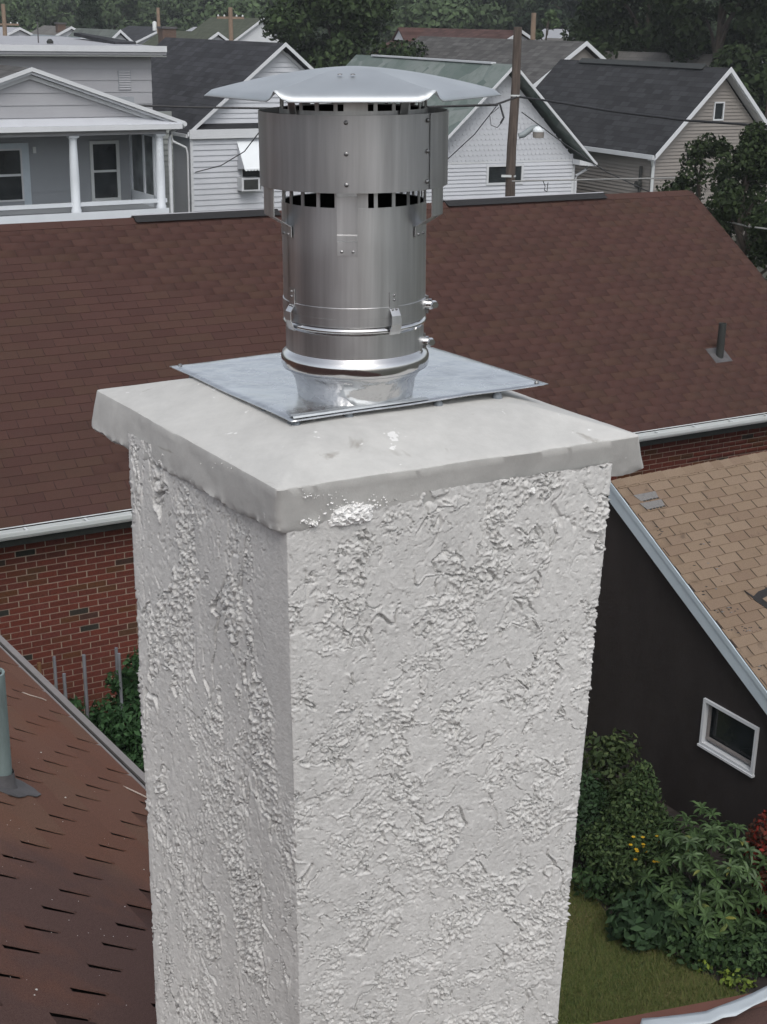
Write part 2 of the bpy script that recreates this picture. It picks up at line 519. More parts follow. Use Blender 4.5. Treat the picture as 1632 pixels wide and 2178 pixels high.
M_['leaf_box'] = leafmat('evergreen_shrub_foliage', [(0.1, G(0.65, 0.8)), (0.5, G(1.10, 0.9)), (0.9, G(1.69, 1.05))])
M_['leaf_rhodo'] = leafmat('rhododendron_leaf_field', [(0.1, G(0.78, 0.85, 1.0)), (0.6, G(1.30, 0.88, 0.95)), (1.0, G(1.95, 0.9))])
M_['leaf_rhodo_o'] = leafobj('rhododendron_leaf', [(0.0, G(0.91, 0.85, 1.0)), (0.6, G(1.49, 0.88, .95)), (0.95, G(2.08, 0.9)), (1.0, G(3.12, 1.5, 0.6))])
M_['leaf_olive'] = leafmat('olive_leaf', [(0.1, G(0.52, 0.9)), (0.6, G(0.98, 1.0)), (0.9, G(1.43, 1.15)), (1.0, G(3.38, 1.3, .9))])
M_['leaf_hydr'] = leafmat('blue_green_leaf', [(0.1, G(0.59, 0.75, 1.2)), (0.6, G(0.94, 0.8, 1.2)), (1.0, G(1.30, 0.8, 1.1))])
M_['leaf_cover'] = leafmat('ground_cover_leaf', [(0.1, G(0.59, 0.75, 1.1)), (0.6, G(1.04, 0.8)), (1.0, G(1.82, 0.9))])
M_['leaf_lime'] = leafmat('lime_leaf', [(0.1, (0.06, 0.09, 0.02)), (0.9, (0.15, 0.20, 0.03))])
M_['leaf_red'] = leafmat('red_leaf', [(0.1, (0.05, 0.035, 0.02)), (0.35, (0.06, 0.022, 0.012)), (0.7, (0.13, 0.020, 0.014)), (1.0, (0.26, 0.03, 0.02))])
M_['petal'] = plain('yellow_petal', (0.55, 0.33, 0.01), 0.6, 0.15, 30)
M_['bark'] = plain('bark', (0.05, 0.04, 0.032), 0.95, 0.3, 6, vscale=(3, 3, 0.6), bump=0.6, bscale=30)
def _grass():
    t = NT('lawn_grass')
    n1 = t.noise(1.2, 5, 0.65); n2 = t.noise(40, 3, 0.7)
    col = t.ramp(n1, [(0.3, (0.052, 0.078, 0.024)), (0.52, (0.088, 0.102, 0.034)), (0.72, (0.150, 0.124, 0.058))])
    col = t.mix(1.0, col, t.ramp(n2, [(0.3, 0.65), (0.7, 1.3)]), 'MULTIPLY')
    t.set(col, 0.95, 0, 0.1)
    t.bump(n2, 0.6, 0.02)
    return t.m
M_['grass'] = _grass()
M_['ground'] = plain('open_ground', (0.060, 0.060, 0.046), 0.95, 0.3, 0.15)
M_['blade'] = leafmat('grass_blade', [(0.1, (0.062, 0.092, 0.026)), (0.6, (0.105, 0.124, 0.040)), (1.0, (0.18, 0.15, 0.07))], 0.8, 0.1)
M_['soil'] = plain('garden_soil', (0.026, 0.021, 0.018), 0.95, 0.4, 9, bump=0.8, bscale=30)

# ------------------------------------------------------------------ ground
def build_ground():
    xs = np.concatenate([np.linspace(-420, -60, 13), np.linspace(-50, 50, 41), np.linspace(60, 420, 13)])
    ys = np.concatenate([np.linspace(-260, -20, 9), np.linspace(-10, 80, 46), np.linspace(90, 520, 30)])
    V = [(x, y, ground_z(x, y) - (0.006 if y < 24 else 0)) for y in ys for x in xs]
    n = len(xs)
    Q = [(j * n + i, j * n + i + 1, (j + 1) * n + i + 1, (j + 1) * n + i) for j in range(len(ys) - 1) for i in range(n - 1)]
    o = np_mesh('ground', V, Q, M_['ground'], smooth=True)
    tag(o, kind='structure')
build_ground()
def sheet(name, pts, z, mat):
    mb = MB().add([(p[0], p[1], z) for p in pts], [tuple(range(len(pts)))])
    return tag(mb.build(name, mat), kind='structure')

# ------------------------------------------------------------------ chimney
ZP = 7.689                       # flashing plate level
Z_TOP, Z_BOT = ZP - 0.05, ZP - 0.125
ch = thing('chimney', 'rough grey stuccoed chimney with a flared mortar crown, nearest the camera', 'chimney', Matrix.Translation((-0.04, 2.4, 5.45)))
CHO = Vector((-0.04, 2.4, 5.45))

def noise_shaft():
    zt, zb = Z_BOT + 0.03, 5.45
    top = [at_z(275, 955, Z_BOT), at_z(611, 1125, Z_BOT), at_z(1298, 1020, Z_BOT)]
    top.append(top[0] + top[2] - top[1])
    bot = []
    for px, py in ((335.5, 2178), (641, 2178), (1183.5, 2178)):
        # the corners' foot, seen at the lower edge of the picture, on the level 0.98 m further down
        bot.append(at_z(px, py, 6.56 if px == 641 else 6.42))
    # extend each corner line to the two levels wanted
    L = []
    for t, b in zip(top[:3], bot):
        d = (b - t) / (t.z - b.z)
        L.append((t - d * (zt - t.z) * 1.0, t + d * (t.z - zb)))
    L.append((L[0][0] + L[2][0] - L[1][0], L[0][1] + L[2][1] - L[1][1]))
    # order round: 0 left, 1 near, 2 right, 3 far
    ncol = [300, 350, 26, 26]
    zs = np.concatenate([np.arange(zt, 6.36, -0.0019), np.linspace(6.355, zb, 24)])
    P, N, S = [], [], []
    sacc = 0.0
    for k in range(4):
        a, b = L[k], L[(k + 1) % 4]
        n = ncol[k]
        ln = (b[0] - a[0]).length
        for i in range(n):
            f = i / n
            P.append((k, f)); S.append(sacc + f * ln)
        sacc += ln
    nc, nr = len(P), len(zs)
    X = np.zeros((nr, nc)); Y = np.zeros((nr, nc)); NX = np.zeros((nr, nc)); NY = np.zeros((nr, nc)); SS = np.zeros((nr, nc)); KK = np.zeros(nc, int); DC = np.zeros(nc)
    tz = (zt - zs) / (zt - zb)
    for c, (k, f) in enumerate(P):
        a, b = L[k], L[(k + 1) % 4]
        ax = a[0].x + (a[1].x - a[0].x) * tz; ay = a[0].y + (a[1].y - a[0].y) * tz
        bx = b[0].x + (b[1].x - b[0].x) * tz; by = b[0].y + (b[1].y - b[0].y) * tz
        X[:, c] = ax + (bx - ax) * f; Y[:, c] = ay + (by - ay) * f
        dx, dy = b[0].x - a[0].x, b[0].y - a[0].y
        ln = math.hypot(dx, dy)
        NX[:, c] = dy / ln; NY[:, c] = -dx / ln
        SS[:, c] = S[c]; KK[c] = k
        DC[c] = min(f, 1 - f) * ln
    # outward normals
    cx, cy = X[0].mean(), Y[0].mean()
    sgn = np.sign((X[0] - cx) * NX[0] + (Y[0] - cy) * NY[0])
    NX *= sgn; NY *= sgn
    # round the corners by smoothing normals across 12 mm and pulling in
    w = np.clip(1 - DC / 0.014, 0, 1)
    idx = np.arange(nc)
    for c in np.nonzero(w > 0)[0]:
        k, f = P[c]
        other = (k + 1) % 4 if f > 0.5 else (k - 1) % 4
        o = np.nonzero(KK == other)[0][5]
        mx, my = NX[0, o], NY[0, o]
        NX[:, c] += mx * w[c] * 0.999; NY[:, c] += my * w[c] * 0.999
    ln = np.hypot(NX, NY); NX /= ln; NY /= ln
    Z = np.repeat(zs[:, None], nc, 1)
    left = (KK == 0)[None, :] * np.ones((nr, 1))
    an = np.where(left > 0, 0.42, 1.0)           # longer vertical drags on the left face
    s, z = SS, Z * an
    wx = fbm(s * 9, z * 9, 3, 21) * 0.035; wz = fbm(s * 9 + 31, z * 9, 3, 22) * 0.035
    s2, z2 = s + wx, z + wz
    depth = zt - Z
    # troweled plates, rough scratch coat between them
    m1 = fbm(s2 * 8.0, z2 * 9.0, 4, 1, 0.55) + 0.035 + 0.10 * (1 - sstep(0.03, 0.2, depth))
    plate = sstep(-0.05, 0.03, m1)
    m2 = fbm(s2 * 15 + 9, z2 * 17, 4, 2, 0.6)
    plate2 = sstep(0.10, 0.135, m2)
    zi = Z * np.where(left > 0, 0.75, 1.0)
    si, zj = s + wx * .4, zi + wz * .4
    big = fbm(si * 38, zj * 46, 3, 4, 0.6)
    knob = np.clip(fbm(si * 120, zj * 135, 3, 5, 0.6) + 0.04 + 0.6 * big, 0, 0.6)
    crumb = np.clip(fbm(si * 190, zj * 200, 2, 6, 0.6) - 0.02, 0, .5)
    pit = np.clip(-fbm(si * 105 + 7, zj * 110, 3, 7, 0.55) - 0.30, 0, .35)
    grit = fbm(s * 270, Z * 270, 2, 8, 0.65)
    zone = sstep(-0.12, 0.22, fbm(s * 3.8 + 5, z * 3.8, 3, 13))
    kn = sstep(0.03, 0.20, knob) * (0.55 + 0.9 * knob)
    cb = sstep(0.10, 0.26, crumb)
    rough = (0.0033 * kn + 0.0021 * cb * (0.4 + 0.6 * kn)) * (0.45 + 0.8 * zone) - 0.016 * pit + 0.0006 * grit
    smoothp = 0.0018 + 0.0016 * fbm(s2 * 12, z2 * 9, 2, 9) + 0.0003 * grit + 0.0040 * np.clip(fbm(si * 130, zj * 130, 3, 17) - .30, 0, 1) - 0.010 * np.clip(pit - .08, 0, 1)
    h = rough * (1 - plate) + smoothp * plate
    h += plate2 * 0.0022 * (1 - 0.75 * plate)
    # torn lips: deep short lines along parts of the plates' lower edges
    for (m, off, wd, sd, dp) in ((m1, -0.045, .017, 33, .0090), (m2, .100, .015, 34, .0068), (fbm(s2 * 6 + 40, z2 * 5, 3, 31, .55), 0.0, .009, 36, .0100)):
        ln_ = np.exp(-((m - off) / wd) ** 2)
        on = sstep(0.0, 0.08, fbm(s * 11 + sd, z * 12, 2, sd))
        h -= dp * ln_ * on
        h += 0.0030 * np.exp(-((m - off - wd * 2.2) / wd) ** 2) * on
    # drip-like tears under the crown
    td = np.abs(fbm(s * 22 + 3 + wx * 20, Z * 6, 3, 41))
    h -= 0.006 * np.exp(-(td / 0.022) ** 2) * sstep(0.26, 0.03, depth) * sstep(0.02, 0.16, fbm(s * 12, Z * 14, 2, 44))
    h += 0.003 * fbm(s * 3.1 + 2, Z * 2.6, 2, 48)
    # smooth corner strip on the left face by the near corner
    corner = left * sstep(0.085, 0.05, np.where(KK == 0, DC, 9)[None, :] + 0.05 * fbm(Z * 5, Z * 0 + 2.5, 2, 50)) * (np.array([p[1] for p in P]) > 0.5)[None, :] * sstep(0.75, 0.45, depth)
    h = h * (1 - corner) + corner * (0.002 + 0.0006 * grit)
    h = h * np.where(KK <= 1, 1.0, 0.6)[None, :]
    PX = X + NX * h - CHO.x; PY = Y + NY * h - CHO.y; PZ = Z + 0.0035 * fbm(s * 40, Z * 40, 2, 61) - CHO.z
    V = np.stack([PX, PY, PZ], -1).reshape(-1, 3)
    i, j = np.meshgrid(np.arange(nr - 1), np.arange(nc), indexing='ij')
    j2 = (j + 1) % nc
    Q = np.stack([i * nc + j, i * nc + j2, (i + 1) * nc + j2, (i + 1) * nc + j], -1).reshape(-1, 4)
    # face outwards
    a, b, c3 = V[Q[0, 0]], V[Q[0, 1]], V[Q[0, 2]]
    nn = np.cross(b - a, c3 - a)
    if nn[0] * NX[0, 0] + nn[1] * NY[0, 0] < 0:
        Q = Q[:, ::-1]
    o = np_mesh('shaft', V, Q, M_['stucco'], ch, smooth=True)
    tag(o, 'rough torn grey stucco shaft with smooth trowelled patches')
    return [l[0] for l in L]
shaft_top = noise_shaft()

def crown_mesh():
    t = [at_z(203, 829, Z_TOP), at_z(590, 1042, Z_TOP), at_z(1363, 926, Z_TOP)]
    t.append(t[0] + t[2] - t[1])
    b = [at_z(189, 906, Z_BOT), at_z(590, 1131, Z_BOT), at_z(1373, 998, Z_BOT)]
    b.append(b[0] + b[2] - b[1])
    c = (t[0] + t[2]) / 2
    def loop(cor, z, rad, n=90):
        pts = []
        for k in range(4):
            p, q, r_ = cor[k - 1], cor[k], cor[(k + 1) % 4]
            d0 = (p - q).normalized(); d1 = (r_ - q).normalized()
            # corner arc as quadratic bezier
            for s in np.linspace(0, 1, 9):
                A, B = q + d0 * rad, q + d1 * rad
                pts.append((A * (1 - s) ** 2 + q * 2 * s * (1 - s) + B * s ** 2))
            A, B = q + d1 * rad, r_ - d1 * rad
            for s in np.linspace(0, 1, n)[1:-1]:
                pts.append(A.lerp(B, s))
        return [Vector((p.x, p.y, z)) for p in pts]
    def lerp_c(cs, f):
        return [c + (p - c) * f for p in cs]
    rings = []
    prof = [(lerp_c(t, 0.30), ZP - 0.009, 0.008), (lerp_c(t, 0.62), ZP - 0.012, 0.008), (lerp_c(t, 0.75), Z_TOP + 0.025, 0.008), (lerp_c(t, 0.86), Z_TOP + 0.014, 0.008), (lerp_c(t, 0.955), Z_TOP + 0.0047, 0.008), (lerp_c(t, 0.990), Z_TOP + 0.0012, 0.008), (lerp_c(t, 0.998), Z_TOP - 0.0002, 0.008), (t, Z_TOP - 0.0022, 0.008)]
    for f in (0.2, 0.35, 0.5, 0.65, 0.8, 0.9):
        prof.append(([p.lerp(q, f) for p, q in zip(t, b)], Z_TOP - 0.0025 + (Z_BOT - Z_TOP + 0.0025) * f, 0.012))
    prof.append((b, Z_BOT, 0.012))
    prof.append((lerp_c(b, 0.988), Z_BOT - 0.005, 0.014))
    prof.append((lerp_c(b, 0.95), Z_BOT - 0.003, 0.018))
    prof.append((lerp_c(b, 0.80), Z_BOT + 0.004, 0.018))
    V = []
    for k, (cor, z, rad) in enumerate(prof):
        L = loop(cor, z, rad)
        V.append(np.array([[p.x, p.y, p.z] for p in L]))
    V = np.array(V); nr, nc, _ = V.shape
    X, Y, Z = V[..., 0], V[..., 1], V[..., 2]
    ang = np.cumsum(np.concatenate([[0], np.hypot(np.diff(X[7]), np.diff(Y[7]))]))
    A = np.repeat(ang[None, :], nr, 0)
    cxy = np.array([c.x, c.y])
    rx, ry = X - cxy[0], Y - cxy[1]
    rl = np.hypot(rx, ry) + 1e-6
    row = np.arange(nr)[:, None]
    low = np.clip((row - 8) / 6.0, 0, 1)
    # gentle hand-floated waviness above, torn edge below
    Z += 0.0013 * fbm(X * 9, Y * 9, 3, 71) * (row < 9)
    out = 0.0030 * fbm(A * 7, Z * 12, 3, 72) + 0.0012 * fbm(A * 45, Z * 45, 2, 73)
    jag = fbm(A * 26, A * 0 + 1.5, 4, 74, 0.65)
    Z += low ** 2 * (0.0055 * jag + 0.0016 * fbm(A * 6, A * 0 + 4.5, 2, 75))
    out += low ** 3 * 0.0045 * fbm(A * 60, row * 0.9 + A * 0, 3, 76)
    out *= np.clip((row - 4) / 3.0, 0, 1)
    X += rx / rl * out; Y += ry / rl * out
    V = np.stack([X - CHO.x, Y - CHO.y, Z - CHO.z], -1).reshape(-1, 3)
    i, j = np.meshgrid(np.arange(nr - 1), np.arange(nc), indexing='ij'); j2 = (j + 1) % nc
    Q = np.stack([i * nc + j, (i + 1) * nc + j, (i + 1) * nc + j2, i * nc + j2], -1).reshape(-1, 4)
    V = np.vstack([V, [[c.x - CHO.x, c.y - CHO.y, ZP - 0.008 - CHO.z]]])
    cap = np.stack([np.full(nc, len(V) - 1), np.arange(nc), (np.arange(nc) + 1) % nc, (np.arange(nc) + 1) % nc], -1)
    a, b2, c3 = V[Q[0, 0]], V[Q[0, 1]], V[Q[0, 2]]
    if np.cross(b2 - a, c3 - a)[2] < 0:
        Q = Q[:, ::-1]
    o = np_mesh('crown', V, Q, M_['crown'], ch, smooth=True, angle=38)
    tag(o, 'smooth sloping grey mortar crown with a ragged lower edge')
    # lime lumps stuck on the lower edge
    def lump(px, py, zz, w, h, seed):
        r_ = np.random.default_rng(seed)
        mb = MB()
        base = at_z(px, py, zz)
        u = (t[2] - t[1]).normalized() if px > 590 else (t[0] - t[1]).normalized()
        n = Vector((u.y, -u.x, 0)) if px > 590 else Vector((-u.y, u.x, 0))
        nx, nz = 22, 14
        vs = []
        for jz in range(nz):
            for ix in range(nx):
                a, bb = ix / (nx - 1) * 2 - 1, jz / (nz - 1) * 2 - 1
                prof_ = max(0.0, 1 - abs(a) ** 2.2) * max(0, 1 - abs(bb) ** 2.4)
                d = prof_ ** .6 * ((0.012 if px > 590 else 0.006) + 0.009 * r_.random()) - (0.004 if prof_ < 0.1 else 0)
                p = base + u * (a * w) + Vector((0, 0, bb * h)) + n * (d - bb * 0.0)
                p += Vector((0, 0, (r_.random() - 0.5) * 0.003)) + u * (r_.random() - 0.5) * 0.003
                vs.append(p - CHO)
        fs = [(jz * nx + ix, jz * nx + ix + 1, (jz + 1) * nx + ix + 1, (jz + 1) * nx + ix) for jz in range(nz - 1) for ix in range(nx - 1)]
        mb.add(vs, fs)
        mb.build('lime_lump', M_['lime'], ch)
    def spatter(cells, seed):
        r_ = random.Random(seed)
        mb = MB()
        for (cx, cy, sx, sy, n_, big) in cells:
            for _ in range(n_):
                px, py = r_.gauss(cx, sx), r_.gauss(cy, sy)
                right = px > 592
                if right:
                    q0, q1, q2 = t[1], t[2], b[1]
                else:
                    q0, q1, q2 = t[1], t[0], b[1]
                A = Vector((q0.x, q0.y, Z_TOP)); Bv = Vector((q1.x, q1.y, Z_TOP)); Cv = Vector((q2.x, q2.y, Z_BOT))
                u = (Bv - A).normalized(); n = u.cross(Cv - A).normalized()
                if n.y > 0: n = -n
                p = at_plane(px, py, A, n)
                if not (Z_BOT - .002 < p.z < Z_TOP - .004): continue
                w = (n.cross(u)).normalized()
                s_ = .0006 + big * r_.random() ** 2.5
                ring = [p - CHO + n * .0020 + (u * math.cos(k * 1.047) * r_.uniform(.4, 1.9) + w * math.sin(k * 1.047) * r_.uniform(.3, 1.3)) * s_ for k in range(6)]
                o = len(mb.v)
                mb.add(ring + [p - CHO + n * (.0035 + s_ * .4)], [(k, (k + 1) % 6, 6) for k in range(6)])
        tag(mb.build('lime_spatter', M_['lime'], ch), kind='stuff')
    spatter([(735, 1080, 26, 10, 60, .0028), (690, 1054, 30, 7, 22, .0016), (800, 1066, 16, 8, 24, .0018), (660, 1108, 14, 4, 24, .0022), (250, 930, 10, 8, 16, .0020), (272, 944, 8, 7, 30, .0030), (330, 960, 26, 9, 9, .0014), (480, 985, 20, 8, 10, .0012), (1125, 1036, 12, 4, 12, .0020)], 5)
    lump(744, 1088, Z_BOT + 0.012, 0.044, 0.022, 1)
    lump(660, 1109, Z_BOT + 0.004, 0.010, 0.006, 2)
    lump(1122, 1040, Z_BOT + 0.003, 0.010, 0.005, 4)
crown_mesh()

# ------------------------------------------------------------------ flue cowl
AX = at_depth(756, 835, 2.467)
FL = Matrix.Translation((AX.x, AX.y, ZP)) @ Matrix.Rotation(-0.019, 4, 'Y') @ Matrix.Rotation(math.radians(29.5), 4, 'Z')
fl = thing('flue_cowl', 'shiny stainless steel flue cowl with drum and hexagonal rain cap on chimney crown', 'flue cowl', FL)
FI = FL.inverted()
# the cowl's own upright, leaning a hair like the photographed one
def zpx(py, px=756):
    d = ray(px, py)
    k = (Vector((AX.x, AX.y)).length) / math.hypot(d.x, d.y)
    return CAM.z + d.z * k - ZP
VIEW = math.atan2(-AX.y, -AX.x) - math.radians(29.5)     # direction towards the camera, in the cowl's axes
RI, RD, RC = 0.1212, 0.1560, 0.2435
Z_R0, Z_R1 = zpx(769), zpx(746)
def cowl():
    # plate
    pc = [FI @ at_z(*q, ZP) for q in ((360, 770), (620, 893), (1167, 823))]
    pc.append(pc[0] + pc[2] - pc[1])
    n = 40
    V = []
    for j in range(n + 1):
        for i in range(n + 1):
            a, b = i / n, j / n
            p = pc[1].lerp(pc[0], a) * (1 - b) + pc[2].lerp(pc[3], a) * b
            rim = max(0, 1 - min(a, b, 1 - a, 1 - b) / 0.05)
            V.append((p.x, p.y, 0.001 + 0.0022 * float(perlin(np.array([a * 3.1]), np.array([b * 3.7]), 5)[0]) + 0.0015 * math.sin(7 * a + 5 * b) * (1 - rim) - 0.002 * rim * rim))
    Q = [(j * (n + 1) + i, (j + 1) * (n + 1) + i, (j + 1) * (n + 1) + i + 1, j * (n + 1) + i + 1) for j in range(n) for i in range(n)]
    V = np.array(V); Q = np.array(Q)
    a, b, c = V[Q[0, 0]], V[Q[0, 1]], V[Q[0, 2]]
    if np.cross(b - a, c - a)[2] < 0:
        Q = Q[:, ::-1]
    pl = np_mesh('base_plate', V, Q, M_['plate'], fl, smooth=True)
    md = pl.modifiers.new('thick', 'SOLIDIFY'); md.thickness = 0.0016; md.offset = -1
    # raised fold along the two near edges
    for (a, b) in ((pc[1], pc[2]),):
        d = (b - a).normalized(); inn = ((pc[3] - a) - d * (pc[3] - a).dot(d)).normalized()
        mb = MB()
        L = (b - a).length
        pts = [(0.004, 0.0012), (0.006, 0.0042), (0.020, 0.0042), (0.024, 0.0012)]
        vs = []
        for k in range(13):
            s = 0.006 + (L * 0.52 - 0.006) * k / 12
            for (o, z) in pts:
                q = a + d * s + inn * o
                vs.append((q.x, q.y, z * (1 - 0.7 * (k / 12) ** 3) + 0.0008))
        mb.add(vs, [(k * 4 + i, k * 4 + i + 1, (k + 1) * 4 + i + 1, (k + 1) * 4 + i) for k in range(12) for i in range(3)])
        mb.build('folded_seam', M_['cap'], pl, True)
    for k, p in enumerate(pc):
        q = p.lerp((pc[0] + pc[2]) / 2, 0.06)
        MB().lathe([(0.0, 0.0045), (0.003, 0.004), (0.0045, 0.0005)], 10, q.x, q.y).build('screw', M_['rivet'], pl)
    # sealant feet under the plate
    for (e0, e1) in ((pc[1], pc[2]), (pc[1], pc[0])):
        for f in (0.02, 0.24, 0.55, 0.86):
            q = e0.lerp(e1, f + random.uniform(-.05, .05)).lerp((pc[0] + pc[2]) / 2, 0.05)
            MB().lathe([(0.0, -0.001), (0.006, -0.002), (0.008, -0.010), (0.010, -0.020)], 10, q.x, q.y).build('sealant_blob', M_['sealant'], fl, True)
    # boot
    prof = [(0.1000, 0.001), (0.1015, 0.006), (0.1030, 0.02), (0.1050, Z_R0 * 0.55), (0.1120, Z_R0 * 0.78), (0.1230, Z_R0 * 0.95), (0.1245, Z_R0 + 0.002)]
    mb = MB()
    seg = 96
    vs = []
    for (r, z) in prof:
        for k in range(seg):
            a = 2 * math.pi * k / seg
            rr = r + 0.0016 * float(perlin(np.array([a * 4.0]), np.array([z * 60]), 9)[0])
            vs.append((rr * math.cos(a), rr * math.sin(a), z))
    mb.add(vs, [(i * seg + k, i * seg + (k + 1) % seg, (i + 1) * seg + (k + 1) % seg, (i + 1) * seg + k) for i in range(len(prof) - 1) for k in range(seg)])
    mb.build('boot', M_['boot'], fl, True)
    # lower flange ring, with bright shoulder
    zr = Z_R1
    MB().lathe([(0.1180, Z_R0 - 0.003), (0.1262, Z_R0 - 0.002), (0.1278, Z_R0 + 0.003), (0.1280, zr - 0.004), (0.1268, zr), (0.1245, zr + 0.004), (0.1190, zr + 0.009), (0.1180, zr + 0.011)], 96).build('flange_ring', M_['steel_bright'], fl, True, 70)
    zb0, zb1 = zpx(684), zpx(668)
    MB().lathe([(0.1185, zr + 0.0095), (0.1185, zb0)], 96).build('lower_band', M_['steel'], fl, True)
    zm = (zb0 + zb1) / 2
    MB().lathe([(0.1185, zb0 - 0.001)] + [(0.1185 + 0.0048 * math.sin(math.pi * k / 8), zb0 + (zb1 - zb0) * k / 8) for k in range(1, 9)], 96).build('bead', M_['steel_bright'], fl, True, 80)
    # upper sleeve band and pipe
    zs1 = zpx(628)
    MB().lathe([(0.1185, zb1 - 0.001), (0.1222, zb1 + 0.001), (0.1222, zs1 - 0.018), (0.1227, zs1 - 0.0175), (0.1227, zs1), (0.1213, zs1 + 0.0005)], 96).build('sleeve_band', M_['steel'], fl, True, 20)
    z_slot0, z_slot1 = zpx(424), zpx(424) + 0.050
    z_up0 = zpx(222); z_top = zpx(196)
    MB().lathe([(RI, zs1), (RI, z_slot0), (RI - 0.002, z_slot0), (RI - 0.002, zs1)], 96).build('flue_pipe', M_['steel'], fl, True, 60)
    MB().lathe([(RI, z_slot1), (RI, z_up0 - 0.004), (RI - 0.002, z_up0 - 0.004), (RI - 0.002, z_slot1)], 96).build('upper_pipe', M_['steel'], fl, True, 60)
    MB().lathe([(RI, z_top), (RI, z_top + 0.012), (RI - 0.002, z_top + 0.012), (RI - 0.002, z_top)], 96).build('top_collar', M_['steel'], fl, True, 60)
    a_ = VIEW - math.radians(63)
    MB().add([((RI + .0012) * math.cos(a_ + k), (RI + .0012) * math.sin(a_ + k), z) for k in (-.006, .006) for z in (zs1 + .01, z_slot0)], [(0, 2, 3, 1)]).build('pipe_seam', M_['rivet'], fl)
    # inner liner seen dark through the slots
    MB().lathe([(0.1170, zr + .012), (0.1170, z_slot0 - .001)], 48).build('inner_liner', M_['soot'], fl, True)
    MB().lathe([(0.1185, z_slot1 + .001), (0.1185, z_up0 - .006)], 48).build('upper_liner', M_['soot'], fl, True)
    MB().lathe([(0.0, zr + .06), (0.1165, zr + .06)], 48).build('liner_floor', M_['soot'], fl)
    # slats dividing the slots: 5 narrow per wide
    for za, zb in ((z_slot0, z_slot1), (z_up0 - 0.004, z_top)):
        for k in range(24):
            a = VIEW + math.radians(2) + 2 * math.pi * k / 24
            wide = k % 6 == 0
            w = 0.019 if wide else 0.0032
            mb = MB()
            vs = []
            for rr in (RI, RI - 0.002):
                for s in (-1, 1):
                    t = a + s * w / RI
                    for z in (za - 0.0005, zb + 0.0005):
                        vs.append((rr * math.cos(t), rr * math.sin(t), z))
            mb.add(vs, [(0, 2, 3, 1), (4, 5, 7, 6), (0, 1, 5, 4), (2, 6, 7, 3)])
            mb.build('slat', M_['steel'], fl)
    # drum
    zd0, zd1 = zpx(389), zpx(233)
    dr = MB().lathe([(RD, zd0), (RD, zd1), (RD - 0.002, zd1), (RD - 0.002, zd0), (RD, zd0)], 120).build('drum', M_['steel_drum'], fl, True, 60)
    a_seam = VIEW + math.radians(52)
    mb = MB()
    vs = []
    for rr in (RD + 0.0012,):
        for s in np.linspace(-1, 0.9, 5):
            for z in (zd0, zd1):
                t = a_seam + s * 0.020
                vs.append((rr * math.cos(t), rr * math.sin(t), z))
    mb.add(vs, [(2 * i, 2 * i + 2, 2 * i + 3, 2 * i + 1) for i in range(4)])
    mb.build('seam_strip', M_['steel_drum'], dr)
    def rivet(a, r, z, parent, rad=0.0038):
        c = Vector((math.cos(a) * r, math.sin(a) * r, z))
        nrm = Vector((math.cos(a), math.sin(a), 0)); tt = Vector((-math.sin(a), math.cos(a), 0))
        vs, fs = [], []
        for i, (k, d) in enumerate(((1.0, 0), (0.85, 0.0016), (0.4, 0.0024))):
            for s in range(8):
                t = 2 * math.pi * s / 8
                vs.append(c + nrm * d + (tt * math.cos(t) + Vector((0, 0, 1)) * math.sin(t)) * rad * k)
        fs = [(i * 8 + s, i * 8 + (s + 1) % 8, (i + 1) * 8 + (s + 1) % 8, (i + 1) * 8 + s) for i in range(2) for s in range(8)] + [tuple(16 + s for s in range(8))]
        MB().add(vs, fs).build('rivet', M_['rivet'], parent)
    for z in (zpx(372), zpx(310), zpx(247)):
        rivet(VIEW - math.radians(4), RD, z, dr)
        rivet(a_seam - 0.06, RD + 0.0012, z, dr)
        rivet(a_seam + math.radians(100), RD, z, dr)
    # brackets holding the drum: centre front plus the two flanks (and the hidden rear one)
    for k in range(4):
        a = VIEW + math.radians((-5, 64, 178, -66)[k])
        t = Vector((-math.sin(a), math.cos(a), 0)); nrm = Vector((math.cos(a), math.sin(a), 0))
        w = 0.0165 if k == 0 else 0.022
        zA, zB, zC, zD = zpx(520), zpx(492), zpx(440), zpx(300)
        path = [(RI + 0.0015, zB), (RI + 0.0015, zpx(470)), (RD - 0.004, zpx(447)), (RD - 0.004, zC + 0.012), (RD - 0.004, zD)]
        if k == 0:
            path = [(RI + 0.0015, zA), (RI + 0.0015, zB), (RI + 0.0035, zB + 0.002), (RI + 0.0035, zB + 0.010), (RI + 0.0015, zB + 0.012), (RI + 0.0015, zC + 0.030), (RD - 0.004, zC + 0.055), (RD - 0.004, zD)]
        vs = []
        for (r, z) in path:
            for s in (-1, 1):
                vs.append(nrm * r + t * (s * w) + Vector((0, 0, z)))
            for s in (-1, 1):
                vs.append(nrm * (r - 0.0015) + t * (s * w) + Vector((0, 0, z)))
        n_ = len(path)
        fs = []
        for i in range(n_ - 1):
            o = i * 4
            fs += [(o, o + 1, o + 5, o + 4), (o + 2, o + 6, o + 7, o + 3), (o, o + 4, o + 6, o + 2), (o + 1, o + 3, o + 7, o + 5)]
        fs += [(0, 2, 3, 1)]
        br = MB().add(vs, fs).build('bracket', M_['steel'], fl)
        for s in (-1, 1):
            q = a + s * 0.009 / RI
            rivet(q, RI + 0.0016, (zA if k == 0 else zB - .002) + 0.006, br, 0.0028)
